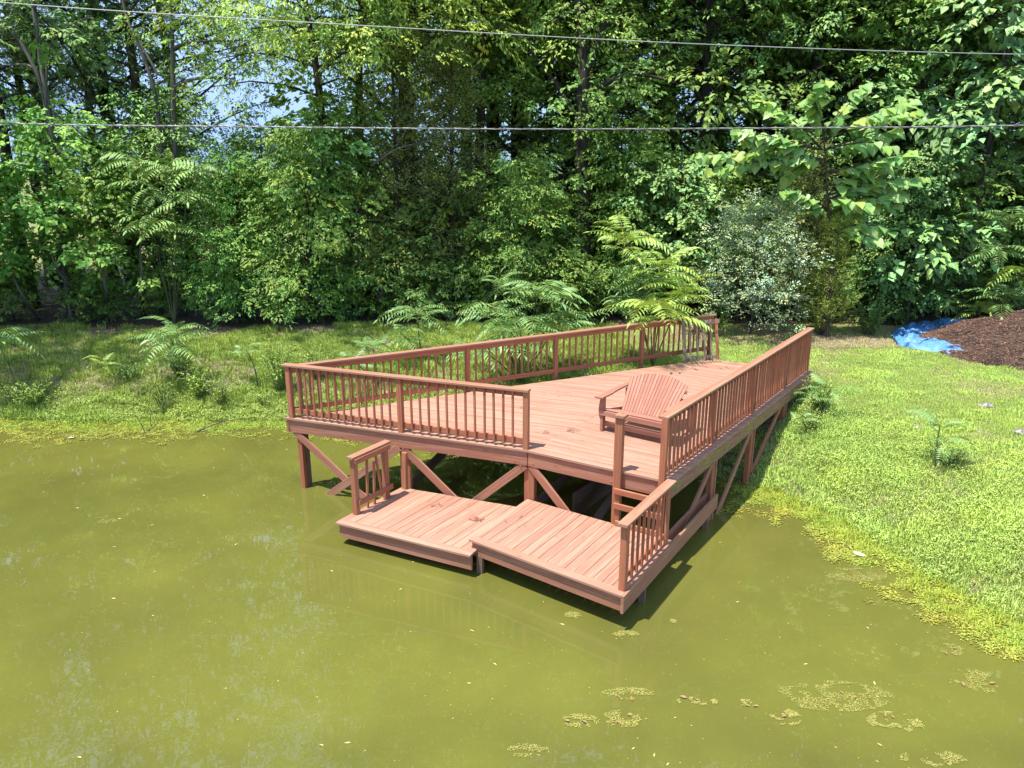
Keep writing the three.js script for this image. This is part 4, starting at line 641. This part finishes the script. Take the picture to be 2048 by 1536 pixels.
// ---------------------------------------------------------------- large leaved sunlit sapling
function bigLeaf(s) { // heart shaped, hanging from its stalk at the origin, along +x
  seedTo(s); const sh = [[0, 0], [0.02, 0.28], [0.16, 0.43], [0.38, 0.42], [0.66, 0.26], [0.86, 0.1], [1, 0]], P = [], C = [], I = [];
  const bend = rr(0.12, 0.3), cup = rr(0.2, 0.4), put = (x, z) => { P.push(x, cup * Math.abs(z) * 0.6 - bend * x * x + 0.02 * Math.sin(x * 22) * Math.abs(z), z); const k = 1 + 0.12 * (Math.abs(z) < 0.02 ? 1 : 0); C.push(k, k, k); };
  sh.forEach(([x, w]) => { put(x, -w); put(x, -w / 2); put(x, 0); put(x, w / 2); put(x, w); });
  for (let k = 0; k < sh.length - 1; k++) for (let j = 0; j < 4; j++) { const a = k * 5 + j; I.push(a, a + 1, a + 6, a, a + 6, a + 5); }
  const g = new THREE.BufferGeometry(); g.setAttribute('position', new THREE.Float32BufferAttribute(P, 3)); g.setAttribute('color', new THREE.Float32BufferAttribute(C, 3)); g.setIndex(I); g.computeVertexNormals(); return g;
}
{
  seedTo(611); const geos = [bigLeaf(1), bigLeaf(2), bigLeaf(3)], mats = [M.big, leafMat(0.32, 0.47, 0.16, 0.3, 0.42), leafMat(0.18, 0.36, 0.09, 0.35, 0.5), leafMat(0.38, 0.5, 0.1, 0.4, 0.5)];
  const z0 = -20.3, foot = V(xAt(1660, z0), groundY(xAt(1660, z0), z0), z0), g = thing('large_leaved_sapling', foot, 'sunlit sapling with tiers of big heart shaped leaves right of the deck', 'tree');
  const S = (x, y, dz = 0) => at(x, y, z0 + dz).sub(foot);
  part('trunk', tube(new THREE.CatmullRomCurve3([V(0, -0.1, 0), S(1665, 520), S(1655, 400), S(1650, 300), S(1640, 220)]).getPoints(12), Array.from({ length: 13 }, (_, k) => 0.05 * (1 - k / 15)), 7), barkBrown, g);
  const limbs = [[[1645, 300], [1580, 222], [1508, 190]], [[1645, 270], [1700, 205], [1735, 165]], [[1648, 280], [1745, 215], [1830, 204]], [[1650, 320], [1550, 295], [1390, 312]], [[1650, 300], [1745, 262], [1800, 262]], [[1650, 345], [1745, 325], [1832, 300]], [[1655, 400], [1750, 350], [1848, 358]], [[1655, 420], [1610, 380], [1566, 382]], [[1655, 430], [1730, 385], [1800, 395]], [[1648, 250], [1600, 180], [1660, 160]], [[1645, 300], [1530, 265], [1470, 262]], [[1655, 390], [1700, 340], [1770, 338]], [[1650, 330], [1600, 300], [1545, 330]], [[1660, 470], [1720, 435], [1780, 460]], [[1648, 260], [1640, 205], [1610, 205]], [[1655, 400], [1690, 395], [1745, 412]]];
  const more = limbs.map(([p, q, r]) => [p, [q[0] + rr(-25, 25), q[1] + rr(8, 30)], [lerp(q[0], r[0], rr(0.6, 0.95)) + rr(-25, 25), r[1] + rr(8, 34)]]);
  [...limbs, ...more].forEach((L, i) => {
    const dz = i < 16 ? rr(-0.1, 0.9) : rr(-0.7, 0.6), c = new THREE.QuadraticBezierCurve3(S(...L[0]), S(...L[1], dz * 0.6), S(...L[2], dz)), n = Math.round(c.getLength() / 0.085); part('branch', tube(c.getPoints(7), [0.025, 0.022, 0.019, 0.016, 0.013, 0.01, 0.007, 0.004], 5), barkBrown, g);
    for (let k = 0; k <= n; k++) { const t = lerp(0.22, 1, k / n), p = c.getPoint(t), d = c.getTangent(t), m = part('leaf', geos[k % 3], rnd() < 0.2 ? mats[3] : mats[Math.floor(rnd() * 3)], g), sd = k % 2 ? 1 : -1, tip = d.clone().multiplyScalar(rr(-0.1, 1)).add(V(0, -rr(0.0, 0.75), 0)).add(V(-d.z, 0, d.x).multiplyScalar(sd * rr(0.2, 1.1))).normalize(), nn = V(gauss() * 0.35 - 0.15, 0.8, 0.85 + gauss() * 0.35); nn.addScaledVector(tip, -nn.dot(tip)).normalize(); m.position.copy(p).add(V(gauss() * 0.05, -0.02 + gauss() * 0.05, sd * 0.04 + gauss() * 0.05)); m.quaternion.setFromRotationMatrix(new THREE.Matrix4().makeBasis(tip, nn, V(0, 0, 0).crossVectors(tip, nn))); m.scale.setScalar(rr(0.24, 0.4) * (t > 0.9 ? 0.8 : 1)); }
  });
}
// ---------------------------------------------------------------- bushes and weeds on the banks
function weeds(name, foot, stems, h, spread, leafLen, mat, label, o = {}) {
  const F = new Leaves(), T = [];
  for (let k = 0; k < stems; k++) {
    const a = rnd() * 6.28, r = Math.sqrt(rnd()), H = h * rr(0.55, 1.1), e = V(Math.cos(a) * r * spread, H * (1 - 0.35 * r * (o.arch ?? 0.6)), Math.sin(a) * r * spread), c = new THREE.QuadraticBezierCurve3(V(e.x * 0.15, -0.03, e.z * 0.15), V(e.x * 0.4, H * 0.75, e.z * 0.4), e), n = Math.round(H / (o.step ?? 0.028)), tone = tintOf(0.14);
    T.push(tube(c.getPoints(5), [0.006, 0.005, 0.0045, 0.004, 0.003, 0.002], 4));
    for (let i = 0; i < n; i++) { const t = lerp(o.from ?? 0.12, 1, i / n), p = c.getPoint(t), b = rnd() * 6.28, d = c.getTangent(t).multiplyScalar(o.along ?? 0.7).add(V(Math.cos(b), 0.1, Math.sin(b))).normalize(), l = leafLen * rr(0.6, 1.15) * (1 - 0.5 * t * (o.taper ?? 1)); F.leaf(p, d, V(gauss() * 0.4, 1, gauss() * 0.4).normalize(), l, l * (o.ratio ?? 0.22), tintOf(0.18).map((v, j) => v * tone[j]), 0.25); }
  }
  const g = thing(name, foot, label, 'weeds'); part('stems', mergeGeometries(T), stemM, g); part('leaves', F.geo(), mat, g); return g;
}
{
  seedTo(701); const W = (px, z) => { const x = xAt(px, z); return V(x, groundY(x, z), z); };
  weeds('tall_weeds', W(535, -17.4), 73, 1.35, 0.55, 0.11, M.lawn, 'tall feathery bright green weed clump left of the deck corner');
  weeds('tall_weeds', W(620, -17.9), 48, 0.95, 0.6, 0.1, M.lawn, 'feathery weeds right behind the left corner post of the railing');
  weeds('tall_weeds', W(285, -17.0), 19, 1.25, 0.95, 0.085, M.bright, 'spreading long stemmed weed with arching stalks on the left bank', { arch: 1.2, ratio: 0.25 });
  weeds('tall_weeds', W(408, -16.95), 35, 0.85, 0.4, 0.08, M.lawn, 'low feathery weed right of the lone ferny bank plant');
  weeds('tall_weeds', W(365, -17.2), 37, 0.8, 0.45, 0.11, M.elm, 'leafy yellow green weed at the foot of the lone ferny bank plant', { ratio: 0.6, step: 0.04 });
  weeds('tall_weeds', W(330, -17.9), 54, 0.95, 0.55, 0.09, M.elm, 'dense leafy growth under the lone ferny bank plant', { ratio: 0.5, step: 0.035 });
  weeds('tall_weeds', W(18, -17.0), 80, 0.75, 0.95, 0.09, M.elm, 'leafy green bush at the left edge of the bank by the water', { ratio: 0.45, step: 0.035 });
  weeds('tall_weeds', W(220, -17.9), 26, 0.55, 0.6, 0.08, M.deep, 'low dark weeds on the shaded part of the left bank', { ratio: 0.45 });
  weeds('tall_weeds', W(500, -16.9), 24, 0.4, 0.35, 0.12, M.lawn, 'tuft of coarse grass in front of the tall weed clump', { ratio: 0.1, step: 0.05, along: 1.6 });
  weeds('tall_weeds', W(285, -16.75), 26, 0.42, 0.3, 0.16, M.lawn, 'coarse grass tuft at the water edge below the arching weed', { ratio: 0.08, step: 0.06, along: 1.8 });
  weeds('tall_weeds', onLevel(1638, 822, 0.85), 50, 0.75, 0.5, 0.085, M.elm, 'leafy bush against the outer edge of the deck on the right', { ratio: 0.5, step: 0.035 });
  weeds('tall_weeds', onLevel(1620, 860, 0.7), 34, 0.5, 0.5, 0.075, M.elm, 'lower leafy bush in front of the one at the deck edge', { ratio: 0.5, step: 0.035 });
  weeds('tall_weeds', onLevel(1895, 930, 0.75), 30, 0.5, 0.45, 0.08, M.lawn, 'leafy weeds at the foot of the lone seedling on the lawn', { ratio: 0.4, step: 0.035 });
  weeds('tall_weeds', W(1440, -20.6), 30, 0.9, 0.7, 0.1, M.mid, 'weeds under the pale shrub beyond the end of the deck', { ratio: 0.35 });
  weeds('tall_weeds', W(1660, -20.4), 30, 1.1, 0.7, 0.12, M.lawn, 'grassy weeds under the small yellow green cedar', { ratio: 0.2 });
  weeds('tall_weeds', W(1760, -20.4), 40, 1.2, 0.85, 0.15, M.bigDeep, 'broad leaved dark weeds left of the blue tarpaulin', { ratio: 0.7, step: 0.06 });
}
// ---------------------------------------------------------------- mulch heap, tarpaulin, stones, sticks
{
  const g = thing('mulch_heap', V(PILE.x, groundY(PILE.x, PILE.z), PILE.z), 'large heap of dark brown mulch at the right edge of the picture', 'mulch heap'), P = [], I = [], UV = [], NR = 46, NA = 90;
  const H = (x, z) => { const q = Math.hypot(x / PILE.rx, z / PILE.rz); return 1.22 * Math.pow(Math.max(0, 1 - q), 0.85) + (fbm(x * 1.6 + 4, z * 1.6 + 9, 4) - 0.5) * 0.26 * Math.min(1, 3 * Math.max(0, 1 - q)) + (noise(x * 14, z * 14) - 0.5) * 0.045; };
  const gy = (x, z) => groundY(PILE.x + x, PILE.z + z) - g.position.y;
  for (let r = 0; r <= NR; r++) for (let a = 0; a <= NA; a++) { const t = a / NA * Math.PI * 2, e = 1.06 * (1 + 0.12 * (fbm(Math.cos(t) * 2 + 5, Math.sin(t) * 2 + 5, 3) - 0.5)), x = Math.cos(t) * PILE.rx * r / NR * e, z = Math.sin(t) * PILE.rz * r / NR * e; P.push(x, r === NR ? gy(x, z) - 0.05 : gy(x, z) + H(x, z) + 0.02, z); UV.push(x, z); }
  for (let r = 0; r < NR; r++) for (let a = 0; a < NA; a++) { const k = r * (NA + 1) + a; I.push(k, k + 1, k + NA + 1, k + 1, k + NA + 2, k + NA + 1); }
  const geo = new THREE.BufferGeometry(); geo.setAttribute('position', new THREE.Float32BufferAttribute(P, 3)); geo.setAttribute('uv', new THREE.Float32BufferAttribute(UV, 2)); geo.setIndex(I); geo.computeVertexNormals();
  const mt = dataTex(512, 512, (u, v) => 0.55 + 0.7 * (fbm(u * 40, v * 40, 3, 40, 40) - 0.5) + 0.35 * (noise(u * 9, v * 9, 9, 9) - 0.5), true);
  part('heap', geo, new THREE.MeshStandardMaterial({ color: new THREE.Color().setRGB(0.16, 0.088, 0.058), map: mt, bumpMap: mt, bumpScale: 0.03, roughness: 1 }), g);
  seedTo(801); const cg = new THREE.BoxGeometry(0.036, 0.01, 0.016), cm = new THREE.MeshStandardMaterial({ color: new THREE.Color().setRGB(0.19, 0.105, 0.07), roughness: 1 }), N = 22000, im = new THREE.InstancedMesh(cg, cm, N), q = new THREE.Quaternion(), e = new THREE.Euler(), m4 = new THREE.Matrix4(), c = new THREE.Color();
  for (let k = 0; k < N; k++) { const t = rnd() * 6.28, r = Math.sqrt(rnd()) * (rnd() < 0.06 ? 1.12 : 1.0), x = Math.cos(t) * PILE.rx * r, z = Math.sin(t) * PILE.rz * r, s = rr(0.4, 1.3) * (rnd() < 0.03 ? 1.8 : 1); q.setFromEuler(e.set(gauss() * 0.6, rnd() * 6.28, gauss() * 0.6)); m4.compose(V(x, gy(x, z) + H(x, z) + 0.025, z), q, V(s, s, s)); im.setMatrixAt(k, m4); const b = rr(0.55, 1.5); im.setColorAt(k, c.setRGB(b, b * rr(0.9, 1.05), b * rr(0.85, 1.1))); }
  im.name = 'chips'; im.castShadow = im.receiveShadow = true; tag(im, null, null, null, 'stuff'); g.add(im);
}
{
  const o = [[1995, 728], [1930, 718], [1868, 706], [1800, 693], [1782, 680], [1797, 662], [1830, 650], [1880, 646], [1928, 645]], n = [[1990, 722], [1930, 700], [1875, 692], [1840, 682], [1834, 676], [1850, 672], [1870, 668], [1895, 660], [1935, 652]];
  const lift = (p) => { const w = onLevel(p[0], p[1], 1.22); return V(w.x, groundY(w.x, w.z), w.z); }, co = new THREE.CatmullRomCurve3(o.map(lift)), ci = new THREE.CatmullRomCurve3(n.map(lift)), P = [], I = [], UV = [], NU = 120, NV = 22;
  for (let u = 0; u <= NU; u++) { const a = co.getPoint(u / NU), b = ci.getPoint(u / NU); for (let v = 0; v <= NV; v++) { const p = a.clone().lerp(b, v / NV * 1.12), s = u / NU * 9, f = Math.abs(fbm(s * 1.1 + v * 0.06, v * 0.22 + 3, 3) - 0.5), h = 0.02 + 0.3 * Math.pow(f * 1.6, 1.2) + 0.13 * Math.abs(fbm(s * 4 + 9, v * 0.5 + s, 2) - 0.5) + 0.06 * Math.sin(v / NV * Math.PI); p.y = groundY(p.x, p.z) + (v === 0 ? 0.012 : h); p.x += (noise(s * 3, v * 0.4) - 0.5) * 0.16; p.z += (noise(s * 3 + 40, v * 0.4) - 0.5) * 0.16; P.push(p.x - a.x * 0, p.y, p.z); UV.push(u / 12, v / 12); } }
  for (let u = 0; u < NU; u++) for (let v = 0; v < NV; v++) { const k = u * (NV + 1) + v; I.push(k, k + 1, k + NV + 1, k + 1, k + NV + 2, k + NV + 1); }
  const geo = new THREE.BufferGeometry(); geo.setAttribute('position', new THREE.Float32BufferAttribute(P, 3)); geo.setAttribute('uv', new THREE.Float32BufferAttribute(UV, 2)); geo.setIndex(I); geo.computeVertexNormals();
  const weave = dataTex(128, 128, (u, v) => 0.85 + 0.2 * (noise(u * 40, v * 40, 40, 40) - 0.5), true);
  solo('tarpaulin', geo, new THREE.MeshStandardMaterial({ color: new THREE.Color().setRGB(0.12, 0.33, 0.68), map: weave, roughness: 0.55, side: THREE.DoubleSide }), V(0, 0, 0), 'crumpled bright blue tarpaulin showing under the left side of the mulch heap', 'tarpaulin');
}
{
  seedTo(820); const sm = new THREE.MeshStandardMaterial({ color: new THREE.Color().setRGB(0.6, 0.55, 0.45), map: barkMap, roughness: 1 });
  const stone = (px, py, size, label) => { const r = size * 0.8; const w = onLevel(px, py, 0.7), g = new THREE.IcosahedronGeometry(r, 2), p = g.attributes.position, s = rnd() * 9; for (let k = 0; k < p.count; k++) { const v = V(p.getX(k), p.getY(k), p.getZ(k)), f = 0.75 + 0.5 * fbm(v.x / r * 1.5 + s, v.y / r * 1.5 + v.z / r, 3); p.setXYZ(k, v.x * f * 1.2, v.y * f * 0.45, v.z * f); } g.computeVertexNormals(); solo('stone', g, sm, V(w.x, groundY(w.x, w.z) + r * 0.12, w.z), label, 'stone', 'pale stones in the lawn'); };
  stone(1834, 877, 0.14, 'flat pale stone left of the lone seedling'); stone(1966, 851, 0.16, 'wide flat pale stone at the upper right of the lone seedling'); stone(2034, 901, 0.15, 'round pale stone at the right edge of the lawn'); stone(1955, 893, 0.07, 'small pale stone right of the lone seedling'); stone(1920, 902, 0.06, 'small buff stone close to the foot of the lone seedling'); stone(1832, 858, 0.08, 'small pale stone above the flat one left of the seedling'); stone(2010, 960, 0.1, 'grey stone at the right edge below the round one'); stone(1740, 1022, 0.06, 'small flat pinkish stone near the right shore');
  const stick = (name, pts, r, label, mat = barkGrey) => { const o = pts[0]; return solo(name, tube(new THREE.CatmullRomCurve3(pts).getPoints(10), Array.from({ length: 11 }, (_, k) => r * (1 - 0.06 * k)), 5, o, 0.6), mat, o, label, 'stick'); };
  const w = (x, y, h) => onLevel(x, y, h);
  stick('fallen_branch', [w(394, 863, 0.03), w(420, 852, 0.1), w(450, 842, 0.06), w(512, 835, 0.12)], 0.018, 'pale dead branch lying in the shallow water at left');
  const tw = thing('dead_twig', w(278, 876, 0), 'forked dead twig standing out of the water at left', 'stick'); const T = (x, y) => at(x, y, tw.position.z).sub(tw.position);
  [[[278, 876], [295, 862], [308, 845], [314, 826]], [[290, 866], [284, 850], [274, 836], [268, 824]], [[296, 862], [312, 850], [318, 838]], [[302, 852], [300, 836], [304, 822]]].forEach((L) => part('twig', tube(L.map((p) => T(...p)), L.map((_, k) => 0.009 - k * 0.0015), 4), barkGrey, tw));
  stick('fallen_branch', [w(1885, 1076, 0.2), w(1925, 1085, 0.2), w(1962, 1083, 0.2), w(1998, 1067, 0.25)], 0.013, 'pale curved stick lying in the weeds on the right shore');
  stick('fallen_branch', [w(1930, 1068, 0.22), w(1950, 1076, 0.22), w(1968, 1080, 0.2)], 0.009, 'short stick crossing the curved one on the right shore');
  const F = new Leaves(); for (let k = 0; k < 5; k++) F.leaf(V(-0.13 + k * 0.03, 0.014 + k * 0.003, (k - 2) * 0.012), V(1, 0.02, (k - 2) * 0.06).normalize(), V(0, 1, (k - 2) * 0.2).normalize(), 0.21 - Math.abs(k - 2) * 0.02, 0.06, [2.1, 2.2, 2.6], 0); const p = w(1710, 1108, 0); const fl = solo('pale_leaf', F.geo(), M.straw, V(p.x, 0, p.z), 'large pale dead leaf floating near the right shore', 'leaf'); fl.rotation.y = -0.5;
  const p2 = w(142, 877, 0), F2 = new Leaves(); for (let k = 0; k < 3; k++) F2.leaf(V(-0.07, 0.012 + k * 0.006, (k - 1) * 0.015), V(1, 0.05, 0), V(0, 1, (k - 1) * 0.3).normalize(), 0.15, 0.05, [1.6, 1.5, 1.5], 0); solo('pale_leaf', F2.geo(), M.straw, V(p2.x, 0, p2.z), 'pale oval leaf floating off the left shore', 'leaf');
}
{ // leaf litter on the boards
  const lit = leafMat(0.24, 0.085, 0.06, 0.1, 0.8); [[1145, 862, 14, 0.12, DECK, 'brown curled leaves beside the seam of the deck boards'], [1094, 865, 8, 0.07, DECK, 'small brown leaf group near the railing end post'], [1048, 816, 9, 0.07, DECK, 'brown leaf group seen through the railing end'], [953, 1040, 20, 0.1, yL, 'brown leaf heap on the left half of the landing'], [873, 1012, 7, 0.09, yL, 'few brown leaves near the back of the left landing'], [1452, 737, 12, 0.2, DECK, 'brown leaves by the right railing at the far end of the deck'], [1470, 728, 9, 0.16, DECK, 'thin line of brown leaves at the far end of the deck'], [1120, 790, 4, 0.3, DECK, 'scattered single brown leaves in the middle of the deck'], [1050, 1045, 5, 0.3, yR, 'few brown leaves on the right half of the landing']].forEach(([px, py, n, r, y, label], i) => {
    seedTo(900 + i); const p = onLevel(px, py, y), F = new Leaves(); for (let k = 0; k < n * 2; k++) { const a = rnd() * 6.28, b = rnd() * 6.28, d = Math.sqrt(rnd()) * r; F.leaf(V(Math.cos(a) * d, rr(0.006, 0.03), Math.sin(a) * d * 0.8), V(Math.cos(b), rr(-0.1, 0.3), Math.sin(b)).normalize(), V(gauss() * 0.5, 1, gauss() * 0.5).normalize(), rr(0.03, 0.07), rr(0.01, 0.02), tintOf(0.3), 0); }
    solo('leaf_litter', F.geo(), lit, V(p.x, y + 0.003, p.z), label, 'dead leaves', 'leaf litter on the deck');
  });
}
{ // overhead cables
  const steel = new THREE.MeshStandardMaterial({ color: new THREE.Color().setRGB(0.36, 0.36, 0.36), roughness: 0.55, metalness: 0.2 });
  const ext = (p) => { const a = p[0].clone().multiplyScalar(2).addScaledVector(p[1], -1), b = p[p.length - 1].clone().multiplyScalar(2).addScaledVector(p[p.length - 2], -1); a.y += 0.25; b.y += 0.2; return [a, ...p, b]; };
  const up = new THREE.CatmullRomCurve3(ext([at(-20, 3, -16.2), at(700, 49.6, -16.8), at(1400, 88, -17.4), at(2070, 109, -18)]));
  const n1 = 60; solo('overhead_cable', tube(up.getPoints(n1), Array(n1 + 1).fill(0.0095), 6), steel, V(0, 0, 0), 'thin upper overhead cable slanting down to the right', 'cable');
  const lo = new THREE.CatmullRomCurve3(ext([at(-20, 245.5, -17.6), at(500, 253.5, -17.7), at(1024, 258, -17.8), at(1500, 256.5, -17.9), at(2070, 250, -18)]));
  const g = thing('overhead_cable', lo.getPoint(0.5), 'lower twisted overhead cable crossing level in front of the trees', 'cable'), N = 900;
  for (const k of [0, 1, 2]) { const P = []; for (let i = 0; i <= N; i++) { const p = lo.getPoint(i / N), a = i * 0.42 + k * 2.094; P.push(p.add(V(0, Math.cos(a) * 0.0105, Math.sin(a) * 0.0105))); } part('strand', tube(P, Array(N + 1).fill(0.0095), 4, g.position), k ? new THREE.MeshStandardMaterial({ color: new THREE.Color().setRGB(0.16, 0.16, 0.16), roughness: 0.6 }) : steel, g); }
}
renderer.render(scene, camera);
